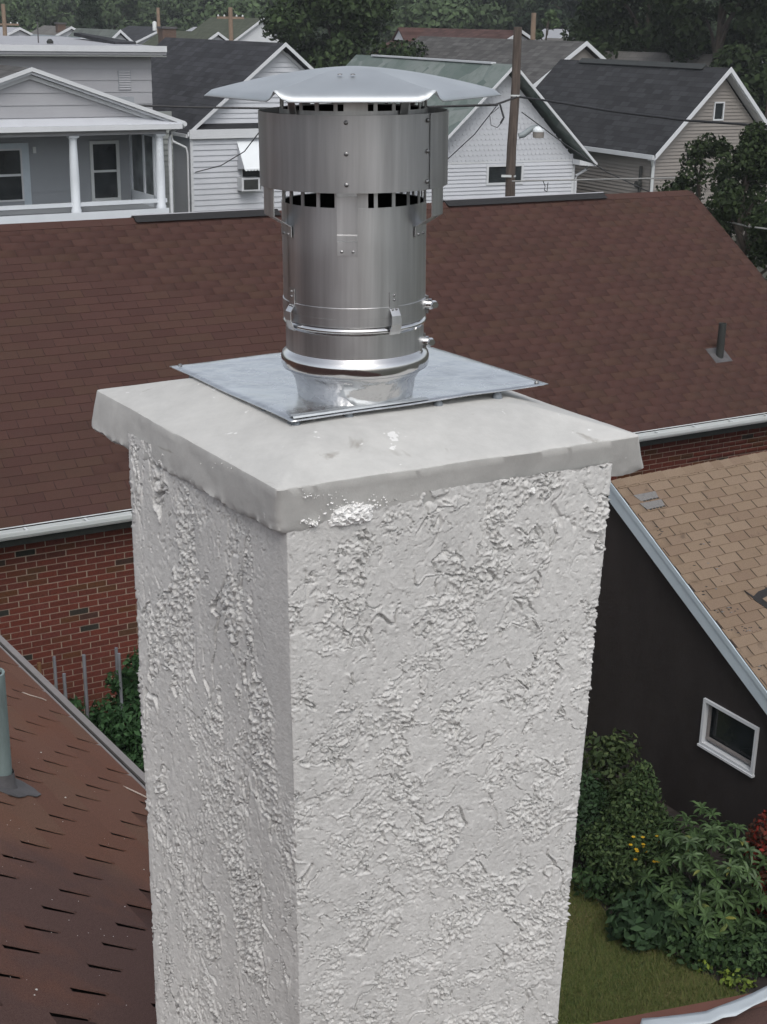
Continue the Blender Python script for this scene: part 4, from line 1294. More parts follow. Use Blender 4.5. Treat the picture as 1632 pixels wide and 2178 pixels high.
# ------------------------------------------------------------------ our own house: roof at the left, wing at the lower right
def own_house():
    zE = 5.35
    e1, e2 = at_z(0, 1389, zE), at_z(318, 1704, zE)
    d = (e1 - e2).normalized()                     # away from the camera along the eave
    # x along the eave away from the camera, y up the slope (to the left)
    M = Matrix.Translation((e2.x, e2.y, 0)) @ Matrix.Rotation(math.atan2(d.y, d.x), 4, 'Z')
    h = thing('own_house', 'house with rust brown shingle roof under the camera, in the lower left corner', 'house', M)
    I = M.inverted()
    pit = math.radians(33)
    es = Vector((0, math.cos(pit), math.sin(pit))); nn = Vector((0, -math.sin(pit), math.cos(pit)))
    xF, xN, run = 5.0, -9.5, 4.4
    zR = zE + run * math.tan(pit)
    rf = MB().slab([(xN, 0.0, zE), (xF, 0.0, zE), (xF, run, zR), (xN, run, zR)], 0.10)
    rf.slab([(xF, 2 * run, zE), (xN, 2 * run, zE), (xN, run + .001, zR), (xF, run + .001, zR)], 0.10)
    ro = rf.build('roof', M_['own_deck'], h)
    exp, w = 0.127, 0.305
    # find the slots' phase from two photographed ones
    q = I @ at_plane(191, 1917, M @ Vector((0, 0, zE)), M.to_3x3() @ nn)
    phase = (q.x) % w
    rows = int(run / math.cos(pit) / exp)
    s0 = (q.y / math.cos(pit)) % exp - exp
    if round((q.y / math.cos(pit) - s0) / exp) % 2:
        phase += w / 2
    lay(ro, M, Vector((phase - w * 40, 0, zE)) + es * (0.0 + s0 + exp * 0.0), (1, 0, 0), es, nn, xN - phase + w * 40, xF - phase + w * 40, rows + 1, 'shingle', M_['own_o'], M_['own_i'], w, exp, 0.005, 0.017, 300, jitter=0.8, lift=0.012, keep=lambda xa, xb, s: s + s0 > -0.08)
    # eave metal: drip edge, black strip painting the seam's shade, outer lip
    MB().slab([(xN, -.030, zE + .006), (xF, -.030, zE + .006), (xF, .012, zE + .018), (xN, .012, zE + .018)], 0.004).build('drip_edge', M_['drip'], h)
    MB().box((xN, -.048, zE - .06), (xF, -.030, zE - .012)).build('eave_gap', M_['own_deck'], h)
    MB().box((xN, -.078, zE - .07), (xF, -.048, zE + .002)).build('eave_lip', M_['drip'], h)
    MB().box((xN, -.030, zE - .18), (xF, .0, zE - .10)).build('fascia', M_['brown_board'], h)
    # vent pipe at the left edge
    pb = I @ at_plane(-4, 1672, M @ Vector((0, 0, zE)), M.to_3x3() @ nn)
    mb = MB().lathe([(0.050, -0.1), (0.050, 0.42), (0.0505, 0.425), (0.042, 0.425), (0.042, 0.25)], 20, pb.x, pb.y)
    mb.v = [(x, y, z + pb.z) for x, y, z in mb.v]
    vp = mb.build('vent_pipe', M_['verdigris'], h, True)
    vp['label'] = 'pale green weathered vent pipe at the left edge of the roof'
    MB().lathe([(0.042, pb.z + 0.415), (0.0, pb.z + 0.415)], 20, pb.x, pb.y).build('pipe_bore', M_['soot'], vp)  # near-black disc closes the pipe, painting the shade of its hollow
    mb = MB().lathe([(0.056, 0.05), (0.060, 0.02), (0.080, -0.01), (0.105, -0.03)], 20, pb.x, pb.y)
    mb.v = [(x, y, z + pb.z + .014 + (y - pb.y) * math.tan(pit) * (1 if z < 0.04 else .4)) for x, y, z in mb.v]
    mb.build('pipe_boot', M_['lead'], vp, True)
    c = pb + nn * 0.019
    ol = []
    for k in range(18):
        a = 2 * math.pi * k / 18
        rr = 0.112 + 0.02 * math.sin(3 * a) + random.uniform(-.008, .008)
        ol.append(c + Vector((1, 0, 0)) * math.cos(a) * rr - es * (0.02 - math.sin(a) * rr))
    MB().prism(ol, nn * 0.003).build('pipe_flashing', M_['lead'], vp)
    # debris: counted twigs, uncountable chips
    def twig(pts, r, label):
        P = [at_plane(px, py, M @ (Vector((0, 0, zE)) + nn * up), M.to_3x3() @ nn) for px, py, up in pts]
        o = P[0].copy()
        tg = MB().tube([p - o for p in P], r, 5).build('twig', M_['twig'], None, True)
        tg.location = o
        tag(tg, label, 'twig')
    twig([(41, 1470, .012), (62, 1478, .02), (90, 1486, .025), (98, 1490, .02)], .0024, 'thin pale twig on the roof edge beyond the green pipe')
    twig([(246, 1667, .012), (270, 1676, .018), (300, 1690, .025), (318, 1699, .03)], .0028, 'pale twig on the roof edge right beside the chimney')
    V, Q = [], []
    for k in range(70):
        px, py = random.uniform(-20, 335), random.uniform(1600, 2178)
        if (px < 0 or py < 1400 + px * 1.02): continue
        p = I @ at_plane(px, py, M @ (Vector((0, 0, zE)) + nn * .017), M.to_3x3() @ nn)
        s = random.choice((.001, .0013, .0016, .002)) if k > 5 else .0045
        o = len(V)
        V += [p + Vector((s, 0, 0)), p - Vector((s * .6, 0, 0)), p + es * s, p - es * s, p + nn * s * .8]
        Q += [(o, o + 2, o + 4), (o + 2, o + 1, o + 4), (o + 1, o + 3, o + 4), (o + 3, o, o + 4)]
    tag(np_mesh('roof_chips', V, Q, M_['chip'], h), kind='stuff')
    # walls under the roof
    yw = 0.35
    wl = MB()
    wl.box((xN + .4, yw, 0), (xF - .4, yw + .2, zE - .02)); wl.box((xN + .4, 2 * run - yw - .2, 0), (xF - .4, 2 * run - yw, zE - .02))
    for xx in (xN + .4, xF - .6):
        wl.prism([(xx, yw + .2, 0), (xx, 2 * run - yw - .2, 0), (xx, 2 * run - yw - .2, zE), (xx, run, zR - .15), (xx, yw + .2, zE)], (.2, 0, 0))
    wl.build('wall', M_['grey_siding'], h)
    # lower wing at the right: fascia, bent flashing, shingles
    zW = 5.62
    a, b = at_z(1215, 2186, zW), at_z(1660, 2101, zW)
    du = (b - a).normalized()
    back = Vector((du.y, -du.x, 0))                # towards the camera
    up = Vector((0, 0, 1))
    a2, b2 = a - du * 0.6, b + du * 2.0
    fas = MB().prism([I @ p for p in (a2, b2, b2 + back * 0.085 + up * .02, a2 + back * 0.085 + up * .02)], (0, 0, -0.16))
    wg = fas.build('wing_fascia', M_['brown_board'], h)
    pw = math.radians(6)
    sp = back * math.cos(pw) + up * math.sin(pw)
    base0, base1 = a2 + back * 0.086 + up * .004, b2 + back * 0.086 + up * .004
    q = [I @ p for p in (base0, base1, base1 + sp * 1.5, base0 + sp * 1.5)]
    wr = MB().prism(q, (0, 0, -0.06)).build('wing_roof', M_['own_i'], h)
    for r in range(8):
        o = base0 + sp * (0.11 * r) + up * .018
        for k in range(10):
            s = a2 + du * 0
            o2 = o + du * (k * .305 + (r % 2) * .15)
            qq = [I @ p for p in (o2, o2 + du * .297, o2 + du * .297 + sp * .115 - up * .004, o2 + sp * .115 - up * .004)]
            MB().prism(qq, (0, 0, -0.005)).build('shingle', M_['own_o'], wr)
    # wavy white flashing strip
    top_px = [(1362, 2178, 0), (1366, 2166, 0), (1400, 2164, .004), (1450, 2158, .008), (1501, 2151, .004), (1530, 2140, .010), (1568, 2126, .012), (1600, 2113, .012), (1632, 2097, .018), (1680, 2070, .03)]
    bot_px = [(1360, 2192), (1374, 2189), (1410, 2190), (1462, 2181), (1512, 2176), (1538, 2164), (1566, 2160), (1602, 2139), (1632, 2126), (1680, 2104)]
    vs = []
    for (px, py, zz), (qx, qy) in zip(top_px, bot_px):
        p0 = I @ at_z(px, py, zW + 0.045 + zz); p1 = I @ at_z(qx, qy, zW + 0.075 + zz * .3)
        for t in (0, .25, .5, .75, 1):
            p = p0.lerp(p1, t) + Vector((0, 0, 0.006 * math.sin(t * math.pi) * math.sin(px * .05)))
            vs.append(p)
    fs = [(i * 5 + k, i * 5 + k + 1, (i + 1) * 5 + k + 1, (i + 1) * 5 + k) for i in range(len(top_px) - 1) for k in range(4)]
    wf = MB().add(vs, fs).build('bent_flashing', M_['flashing'], h, True)
    wf['label'] = 'bent white metal flashing strip at the lower right corner'
    md = wf.modifiers.new('thick', 'SOLIDIFY'); md.thickness = 0.002
    w2 = MB()
    q = [I @ (p - up * (zW)) for p in (a2 + back * .25, b2 + back * .25, b2 + back * .40, a2 + back * .40)]
    w2.prism(q, (0, 0, zW - .1)).build('wing_wall', M_['grey_siding'], h)
    return M
own_house()

# ------------------------------------------------------------------ houses up the street
def boards(parent, fr, x_of, z0, z1, y, expo, mat, name='siding_board', face=-1, axis='x', lap=0.034, skip=None):
    """lapped boards as separate parts; x_of(z) gives the wall's extent at height z"""
    z = z0
    while z < z1 - 0.02:
        zt = min(z + expo, z1)
        a0, a1 = x_of(z); b0, b1 = x_of(zt)
        if a1 - a0 > 0.05 and b1 - b0 > -0.3:
            if b1 < b0:
                b0 = b1 = (b0 + b1) / 2
            segs = [(a0, a1, b0, b1)]
            if skip:
                for (s0, s1, sz0, sz1) in skip:
                    if zt > sz0 + 0.01 and z < sz1 - 0.01:
                        out = []
                        for (p0, p1, q0, q1) in segs:
                            if p0 < s0 - .02: out.append((p0, min(p1, s0), q0, min(q1, s0)))
                            if p1 > s1 + .02: out.append((max(p0, s1), p1, max(q0, s1), q1))
                        segs = out
            for (p0, p1, q0, q1) in segs:
                if p1 - p0 < .03: continue
                yb, yt = y + face * lap, y + face * 0.002
                if axis == 'x':
                    vs = [(p0, yb, z), (p1, yb, z), (q1, yt, zt), (q0, yt, zt), (p0, y, z), (p1, y, z)]
                else:
                    vs = [(yb, p0, z), (yb, p1, z), (yt, q1, zt), (yt, q0, zt), (y, p0, z), (y, p1, z)]
                MB().add(vs, [(0, 1, 2, 3), (0, 4, 5, 1), (0, 3, 4), (1, 5, 2)]).build(name, mat, parent)
        z += expo

def window(parent, x0, x1, z0, z1, y, fw=0.06, face=-1, axis='x', rail=True, glass='glass', frame='white', depth=0.05, name='window'):
    def bx(mb, a0, a1, za, zb, d0, d1):
        lo, hi = sorted((y + face * d0, y + face * d1))
        return mb.box((a0, lo, za), (a1, hi, zb)) if axis == 'x' else mb.box((lo, a0, za), (hi, a1, zb))
    mb = MB()
    bx(mb, x0, x1, z0, z0 + fw, 0, depth); bx(mb, x0, x1, z1 - fw, z1, 0, depth)
    bx(mb, x0, x0 + fw, z0 + fw, z1 - fw, 0, depth); bx(mb, x1 - fw, x1, z0 + fw, z1 - fw, 0, depth)
    w = mb.build(name, M_[frame], parent)
    bx(MB(), x0 + fw, x1 - fw, z0 + fw, z1 - fw, 0.004, 0.014).build('pane', M_[glass], w)
    if rail:
        zm = (z0 + z1) / 2
        bx(MB(), x0 + fw, x1 - fw, zm - .03, zm + .03, .014, .035).build('meeting_rail', M_[frame], w)
    return w

def gable_roof(h, xa, xr, xb, zr, za, zb, y0, y1, mat, t=0.08, name='roof'):
    """two slopes, ridge along y at (xr, zr), eaves at (xa, za) and (xb, zb)"""
    mb = MB()
    mb.slab([(xa, y1, za), (xa, y0, za), (xr, y0, zr), (xr, y1, zr)], t)
    mb.slab([(xb, y0, zb), (xb, y1, zb), (xr + .001, y1, zr), (xr + .001, y0, zr)], t)
    return mb.build(name, mat, h)

def rake(h, p, q, w, mat, y, depth=0.04, name='rake_board'):
    """board along the gable edge from p to q (x, z), hanging w below it"""
    MB().prism([(p[0], y, p[1]), (q[0], y, q[1]), (q[0], y, q[1] - w), (p[0], y, p[1] - w)], (0, -depth, 0)).build(name, mat, h)

# --- white cottage with the air conditioner
def cottage():
    P = at_depth(607, 90, 43)
    fr = Frame(P, 59, 2.0)
    h = thing('white_cottage', 'small white clapboard cottage with charcoal roof, awning and window air conditioner', 'house', fr.M)
    ap = fr.on_y(607, 91, 0); le = fr.on_y(398, 284, 0)
    hw = -le.x; zr, ze = ap.z, le.z
    yb = min(14.0, fr.on_x(352, 84, 0).y)
    gable_roof(h, -hw, 0, hw, zr, ze, ze, -0.02, yb, M_['slate'], 0.07)
    for s in (-1, 1):
        rake(h, (s * hw, ze + .02), (0, zr + .02), 0.12, M_['white'], -0.021, .03)
        rake(h, (s * (hw - .2), ze + .02), (0, zr - .18), 0.07, M_['white'], 0.28, .03, 'inner_rake_board')
    yw = 0.32
    zp0 = fr.on_y(480, 274, 0).z; zp1 = fr.on_y(480, 262, .3).z
    zw = fr.on_y(480, 292, 0).z
    # gable wall with boards, then pent roof strip, then the lower wall
    MB().prism([(-hw + .25, yw, zp0 - .1), (hw - .25, yw, zp0 - .1), (0, yw, zr - .15)], (0, .1, 0)).build('gable_wall', M_['white_vinyl'], h)
    sl = (zr - ze) / hw
    boards(h, fr, lambda z: (-(zr - .12 - z) / sl, (zr - .12 - z) / sl), zp1 + .0, zr - .3, yw, 0.15, M_['white_vinyl'])
    MB().slab([(-hw + .3, -.05, zp0), (hw - .3, -.05, zp0), (hw - .3, yw, zp1), (-hw + .3, yw, zp1)], 0.02).build('pent_roof', M_['slate'], h)
    MB().box((-hw + .05, -.08, zw - .02), (hw - .05, -.03, zp0)).build('pent_fascia', M_['white'], h)
    x0 = fr.on_y(408, 400, 0.05).x; x1 = hw - .2
    wl = MB().box((x0, .05, 0), (x1, .2, zw - .02))
    wl.box((x0, .2, 0), (x0 + .15, yb - .3, ze - .1)); wl.box((x1 - .15, .2, 0), (x1, yb - .3, ze - .1))
    wl.build('wall', M_['white_vinyl'], h)
    # awning, window, air conditioner
    ax0 = fr.on_y(504, 330, 0.05).x; ax1 = ax0 + 0.95
    zt = fr.on_y(520, 300, 0.05).z; zb = fr.on_y(520, 360, -.5).z
    boards(h, fr, lambda z: (x0 + .06, x1), 0.6, zw - .05, .05, 0.165, M_['white_vinyl'], skip=[(ax0 + .1, ax1 - .1, fr.on_y(520, 410, .05).z, fr.on_y(520, 320, .05).z)])
    aw = MB().slab([(ax0, -.50, zb), (ax1, -.50, zb), (ax1, .03, zt), (ax0, .03, zt)], .02).build('awning', M_['awning'], h)
    for x in (ax0, ax1 - .02):
        MB().prism([(x, -.49, zb + .01), (x, .03, zt - .01), (x, .03, zb - .05)], (.02, 0, 0)).build('awning_cheek', M_['white_vinyl'], aw)
    for k in range(9):
        xx = ax0 + (k + .5) * (ax1 - ax0) / 9
        MB().prism([(xx - .05, -.505, zb + .01), (xx + .05, -.505, zb + .01), (xx + .05, -.505, zb - .03), (xx, -.505, zb - .06), (xx - .05, -.505, zb - .03)], (0, -.008, 0)).build('valance_scallop', M_['awning'], aw)
    wz0, wz1 = fr.on_y(530, 408, .05).z, fr.on_y(530, 325, .05).z
    w = window(h, ax0 + .1, ax1 - .1, wz0, wz1, .05, rail=False)
    cx0 = fr.on_y(514, 390, -.3).x; cz0, cz1 = fr.on_y(530, 406, -.3).z, fr.on_y(530, 378, -.3).z
    ac = MB().box((cx0, -.32, cz0), (cx0 + .62, .10, cz1)).build('air_conditioner', M_['white'], h)
    ac['label'] = 'boxy window air conditioner under the awning'
    MB().box((cx0 + .07, -.335, cz0 + .05), (cx0 + .55, -.32, cz1 - .05)).build('grille', M_['dark_metal'], ac)
    # corner, downspout, gutters
    MB().box((x0 - .03, .01, 0), (x0 + .06, .05, zw - .03)).build('corner_board', M_['white'], h)
    dz = fr.on_y(398, 296, 0.3)
    MB().tube([(x0 - .45, .5, ze - .05), (x0 - .40, .45, ze - .25), (x0 - .1, .15, ze - .42), (x0 - .08, .12, ze - .6), (x0 - .08, .12, 0)], .035, 8).build('downspout', M_['white'], h, True)
    MB().box((-hw - .04, 0, ze - .12), (-hw + .06, yb, ze - .02)).build('gutter', M_['white'], h)
    return fr
cottage()

# --- white gabled house by the pole
def scale_house():
    P = at_depth(1094, 137, 42)
    fr = Frame(P, 63, 2.0)
    h = thing('white_gabled_house', 'white house with scalloped shingle gable and patchy green roof behind utility pole', 'house', fr.M)
    ap = fr.on_y(1094, 137, 0); re = fr.on_y(1266, 346, 0)
    hw = re.x; zr, ze = ap.z, re.z
    yb = fr.on_x(758, 125, 0).y
    gable_roof(h, -hw, 0, hw, zr, ze, ze, -0.05, yb, M_['green_roof'], 0.07)
    MB().box((-.09, 1.2, zr - .02), (.09, yb - 1.4, zr + .035)).build('ridge_cap', M_['white'], h)
    for s in (-1, 1):
        rake(h, (s * hw, ze + .03), (0, zr + .03), 0.10, M_['white'], -0.051, .03)
    # wide soffit on the right-hand overhang
    yw = 0.45
    zs = fr.on_y(1090, 343, yw).z
    x0, x1 = -hw + .28, fr.on_y(1220, 380, yw).x
    MB().prism([(x0, yw, zs), (x1, yw, zs), (0, yw, zr - .2)], (0, .1, 0)).build('gable_wall', M_['white_vinyl'], h)
    sl = (zr - ze) / hw
    # scalloped shingles
    sw, sh = 0.15, 0.155
    me = bpy.data.meshes.new('scallop')
    pts = [(-.072, .0 + .05), (-.05, .012), (0, 0), (.05, .012), (.072, .05), (.072, sh + .01), (-.072, sh + .01)]
    vs = [(x, -.016 + .010 * z / sh, z) for x, z in pts] + [(x, 0, z) for x, z in pts[:5]]
    me.from_pydata(vs, [], [(0, 1, 2, 3, 4, 5, 6)] + [(i, i + 7, i + 8, i + 1) for i in range(4)])
    me.materials.append(M_['white_vinyl']); me.update()
    r = 0
    z = zs + .02
    while z < zr - .45:
        lim = (zr - .22 - (z + sh)) / sl
        x = max(x0, -lim) + (r % 2) * sw / 2 + sw / 2
        while x < min(x1, lim) - sw / 2:
            inst(me, 'scallop_shingle', Matrix.Translation((x, yw, z)), h)
            x += sw
        z += sh; r += 1
    wl = MB().box((x0, yw, 0), (x1, yw + .15, zs - .0))
    wl.box((x1 - .15, yw + .15, 0), (x1, yb - .3, ze - .1)); wl.box((x0, yw + .15, 0), (x0 + .15, yb - .3, ze - .1))
    wl.build('wall', M_['white_vinyl'], h)
    wx0, wx1 = fr.on_y(1034, 370, yw).x, fr.on_y(1112, 370, yw).x
    wz0, wz1 = fr.on_y(1060, 393, yw).z, fr.on_y(1060, 349, yw).z
    boards(h, fr, lambda z: (x0, x1 - .08), zs - 10 * .115 - .03, zs - .03, yw, 0.115, M_['white_vinyl'], skip=[(wx0, wx1, wz0, wz1)])
    MB().box((x0, yw - .02, zs - .035), (x1, yw, zs + .02)).build('band_board', M_['white'], h)
    window(h, wx0, wx1, wz0, wz1, yw, 0.07, rail=False)
    MB().box((x1 - .08, yw - .03, 0), (x1 + .02, yw, zs - .03)).build('corner_board', M_['white'], h)
    # soffit return and downspout on the right corner
    MB().prism([(x1 - .1, 0.0, ze + .10), (hw, 0.0, ze - .04), (hw - .05, 0.0, ze - .10), (x1 - .1, 0, ze - .06)], (0, yw - .04, 0)).build('eave_return', M_['white'], h)
    MB().tube([(hw - .12, .2, ze - .1), (hw - .14, .25, ze - .22), (x1 + .07, yw - .04, ze - .42), (x1 + .05, yw - .06, ze - .55), (x1 + .05, yw - .06, 0)], .045, 8).build('downspout', M_['white'], h, True)
    MB().box((hw - .02, 0, ze - .1), (hw + .10, yb, ze + .0)).build('gutter', M_['white'], h)
    return fr
scale_house()

# --- beige house with the dark roof at the right
def beige_house():
    P = at_depth(1553, 144, 43.5)
    fr = Frame(P, 60.5, 1.9)
    h = thing('beige_house', 'beige clapboard house with steep charcoal roof and small attic window', 'house', fr.M)
    ap = fr.on_y(1553, 144, 0); le = fr.on_y(1392, 331, 0)
    hw = -le.x; zr, ze = ap.z, le.z
    yb = fr.on_x(1193, 126, 0).y
    gable_roof(h, -hw, 0, hw, zr, ze, ze, -0.05, yb, M_['slate2'], 0.07)
    ya, yb2 = fr.on_x(1502, 140, 0).y, fr.on_x(1238, 126, 0).y
    MB().prism([(-.16, ya, zr - .07), (0, ya, zr + .08), (.16, ya, zr - .07)], (0, yb2 - ya, 0)).build('ridge_vent', M_['dark_metal'], h)
    for s in (-1, 1):
        rake(h, (s * hw, ze + .03), (0, zr + .03), 0.16, M_['white'], -0.051, .03)
        MB().prism([(s * hw, -.04, ze - .10), (0, -.04, zr - .10), (0, -.04, zr - .16), (s * hw, -.04, ze - .16)], (0, .34, 0)).build('rake_soffit', M_['white'], h)
    yw = 0.30
    x0, x1 = -hw + .22, hw - .22
    zs = ze - .12
    sl = (zr - ze) / hw
    wl = MB().prism([(x0, yw, 0), (x1, yw, 0), (x1, yw, zs), (0, yw, zr - .2), (x0, yw, zs)], (0, .12, 0))
    wl.box((x0, yw + .12, 0), (x0 + .12, yb - .3, zs)); wl.box((x1 - .12, yw + .12, 0), (x1, yb - .3, zs))
    wl.build('wall', M_['beige_siding'], h)
    wx0, wx1 = fr.on_y(1517, 235, yw).x, fr.on_y(1539, 235, yw).x
    wz0, wz1 = fr.on_y(1528, 256, yw).z, fr.on_y(1528, 216, yw).z
    boards(h, fr, lambda z: (max(x0, -(zr - .25 - z) / sl), min(x1, (zr - .25 - z) / sl)), ze - 1.6, zr - .35, yw, 0.105, M_['beige_siding'], lap=.034, skip=[(wx0, wx1, wz0, wz1)])
    boards(h, fr, lambda z: (yw + .05, yb - .5), ze - 1.6, zs, x0, 0.105, M_['beige_siding'], axis='y', lap=.034)
    window(h, wx0, wx1, wz0, wz1, yw, 0.045, rail=False)
    MB().box((-hw - .06, .0, ze - .12), (-hw + .05, yb, ze + .01)).build('gutter', M_['white'], h)
    MB().box((x0 - .05, yw - .05, 0), (x0 + .06, yw - .018, zs + .05)).build('corner_board', M_['grey_gable'], h)
    MB().tube([(-hw, .1, ze - .1), (x0 - .06, .2, ze - .35), (x0 - .06, .2, 0)], .045, 8).build('downspout', M_['gutter'], h, True)
    MB().box((fr.on_y(1432, 400, yw).x, yw - .04, 0), (fr.on_y(1438, 400, yw).x, yw - .018, fr.on_y(1435, 388, yw).z)).build('door_trim', M_['white'], h)
    # meter mast on the side wall
    my = fr.on_x(1362, 380, x0 - .1).y
    mz = fr.on_x(1362, 385, x0 - .1).z
    MB().tube([(x0 - .1, my, 0), (x0 - .1, my, mz + .45)], .05, 8).build('meter_mast', M_['dark_metal'], h, True)
    MB().tube([(x0 - .1, my, mz - .1), (x0 - .24, my, mz - .1)], .11, 12).build('meter', M_['dark_metal'], h, True)
    return fr
beige_house()

# --- grey house with the columned porch at the left
def porch_house():
    P = at_depth(342, 440, 38)
    fr = Frame(P, 58, 2.0)
    h = thing('porch_house', 'grey house with white columned porch and low front gable at the left', 'house', fr.M)
    # porch, front plane y = 0
    zf = fr.on_y(340, 443, 0).z
    zc = fr.on_y(338, 284, 0).z
    xc1 = fr.on_y(342, 400, 0).x; xc0 = fr.on_y(159, 380, 0).x
    step = xc1 - xc0
    xs = [xc1, xc0, xc0 - step, xc0 - 2 * step]
    for x in xs:
        c = MB().lathe([(.135, zf), (.135, zf + .08), (.118, zf + .10), (.122, zf + .9), (.098, zc - .12), (.095, zc - .10), (.12, zc - .07), (.12, zc - .045)], 20, x, 0)
        co = c.build('column', M_['column'], h, True, 50)
        MB().box((x - .13, -.13, zc - .045), (x + .13, .13, zc)).build('capital', M_['column'], co)
    xl, xr = xs[-1] - .2, xs[0] + .16
    MB().box((xl, -.12, zf - .16), (xr, 2.6, zf)).build('porch_floor', M_['grey_siding'], h)
    MB().box((xl, -.15, zf - .18), (xr, -.125, zf + .02)).build('porch_skirt', M_['column'], h)
    MB().box((xl, -.10, 0), (xr, .05, zf - .19)).build('porch_base', M_['grey_gable'], h)
    MB().box((xl, -.04, zf + .16), (xr, .04, zf + .26)).build('porch_rail', M_['column'], h)
    # frieze, fascia, pent strip
    z1 = fr.on_y(200, 291, 0).z; z2 = fr.on_y(200, 277, -.2).z; z3 = fr.on_y(200, 266, -.2).z; z4 = fr.on_y(200, 250, 0.0).z
    xe = fr.on_y(384, 268, -.2).x
    MB().box((xl, -.08, zc + .002), (xr + .02, .08, z2 + .02)).build('frieze', M_['grey_gable'], h)
    MB().box((xl, -.30, z2 - .02), (xe - .05, -.09, z2)).build('porch_soffit', M_['grey_siding'], h)
    MB().box((xl, -.34, z2), (xe, -.302, z3)).build('fascia', M_['white'], h)
    MB().slab([(xl, -.34, z3 + .003), (xe, -.34, z3 + .003), (xe - .15, .02, z4), (xl, .02, z4)], .02).build('pent_strip', M_['white_vinyl'], h)
    # pediment
    ap = fr.on_y(66, 144, -.2)
    re = fr.on_y(392, 259, -.2)
    lx = 2 * ap.x - re.x
    sl = (ap.z - re.z) / (re.x - ap.x)
    yb = 3.1
    gable_roof(h, lx, ap.x, re.x, ap.z, re.z, re.z, -.25, yb, M_['grey_roof'], .06, 'porch_roof')
    MB().prism([(lx + .3, .02, z4), (re.x - .3, .02, z4), (ap.x, .02, ap.z - .15)], (0, .08, 0)).build('pediment', M_['grey_gable'], h)
    boards(h, fr, lambda z: (ap.x - (ap.z - .22 - z) / sl, ap.x + (ap.z - .22 - z) / sl), z4 + .02, ap.z - .3, .02, .30, M_['grey_gable'], lap=.024)
    for s, ex in ((1, re.x), (-1, lx)):
        rake(h, (ex, re.z + .02), (ap.x, ap.z + .02), .10, M_['white'], -.251, .03)
        MB().prism([(ex, -.22, re.z - .085), (ap.x, -.22, ap.z - .085), (ap.x, -.22, ap.z - .15), (ex, -.22, re.z - .15)], (0, .26, 0)).build('rake_soffit', M_['white_vinyl'], h)
        rake(h, (ex - s * .2, re.z + .02 - .10), (ap.x, ap.z - .17), .10, M_['white'], -.02, .03, 'inner_rake_board')
    MB().tube([(re.x - .02, -.3, re.z - .05), (re.x - .02, yb, re.z - .05)], .06, 8).build('gutter', M_['white'], h, True)
    xd = fr.on_y(362, 360, .1).x
    MB().tube([(re.x - .05, 0.0, re.z - .1), (xd + .02, .05, re.z - .28), (xd, .08, re.z - .45), (xd, .08, 0)], .05, 8).build('downspout', M_['white'], h, True)
    # wall behind the porch
    yw = 2.0
    xw = fr.on_y(291, 360, yw).x
    dx0, dx1 = fr.on_y(-34, 380, yw).x, fr.on_y(64, 380, yw).x
    wx0, wx1 = fr.on_y(192, 360, yw).x, fr.on_y(254, 360, yw).x
    wz0, wz1 = fr.on_y(225, 427, yw).z, fr.on_y(220, 299, yw).z
    MB().box((xl, yw, 0), (xw, yw + .15, z4 + .4)).build('porch_wall', M_['grey_siding'], h)
    dz1 = fr.on_y(30, 304, yw).z
    boards(h, fr, lambda z: (xl, xw), zf, z4 + .2, yw, .34, M_['grey_siding'], lap=.024, skip=[(wx0, wx1, wz0, wz1), (dx0, dx1, zf, dz1)])
    window(h, wx0, wx1, wz0, wz1, yw, .085, frame='gutter')
    d = MB()
    d.box((dx0, yw - .04, zf), (dx0 + .16, yw, dz1)); d.box((dx1 - .2, yw - .04, zf), (dx1, yw, dz1)); d.box((dx0 + .16, yw - .04, dz1 - .14), (dx1 - .2, yw, dz1))
    do = d.build('door', M_['trim_blue'], h)
    window(do, dx0 + .16, dx1 - .2, zf + .12, dz1 - .14, yw, .045, glass='glass', name='storm_window')
    MB().box((dx0 + .16, yw - .02, zf), (dx1 - .2, yw - .006, zf + .12)).build('door_panel', M_['grey_siding'], do)
    MB().box((dx1 + .1, yw - .10, fr.on_y(68, 325, yw).z), (dx1 + .18, yw - .02, fr.on_y(68, 312, yw).z)).build('wall_lamp', M_['gutter'], h)
    # glazed wind wall at the porch's right end
    side = MB()
    zsill = zf + .30
    X = xs[0]
    for y0_, y1_ in ((.25, .34), (.95, 1.05), (1.85, 2.0)):
        side.box((X - .06, y0_, zf), (X + .02, y1_, zc))
    side.box((X - .06, .25, zf), (X + .02, 2.0, zsill)); side.box((X - .06, .25, zc - .1), (X + .02, 2.0, zc))
    so = side.build('wind_wall', M_['column'], h)
    for y0_, y1_ in ((.34, .95), (1.05, 1.85)):
        MB().box((X - .03, y0_, zsill), (X - .02, y1_, zc - .1)).build('pane', M_['glass_pale'], so)
    MB().box((xw, yw, 0), (xw + 1.1, yw + .1, z4)).build('side_wall', M_['dim_siding'], h)
    boards(h, fr, lambda z: (xw, xw + 1.1), zf - .3, z4 - .2, yw, .15, M_['dim_siding'])
    # upper wall, vent, flat roof
    yu = 3.1
    xu = fr.on_y(322, 160, yu).x
    zu0 = fr.on_y(200, 230, yu).z - 1.5; zu1 = fr.on_y(200, 119, yu).z
    MB().box((xl - 1, yu, zu0), (xu, yu + .2, zu1)).build('upper_wall', M_['grey_gable'], h)
    boards(h, fr, lambda z: (xl - 1, xu), zu1 - 5 * .32, zu1, yu, .32, M_['grey_gable'], lap=.02)
    MB().box((xu - .2, yu + .2, 0), (xu, yu + 7.8, zu1)).build('upper_side_wall', M_['dim_siding'], h)
    vx0, vx1 = fr.on_y(251, 170, yu).x, fr.on_y(278, 170, yu).x
    vz0, vz1 = fr.on_y(265, 191, yu).z, fr.on_y(265, 150, yu).z
    vt = MB().box((vx0, yu - .03, vz0), (vx1, yu - .005, vz1)).build('louver_vent', M_['grey_siding'], h)
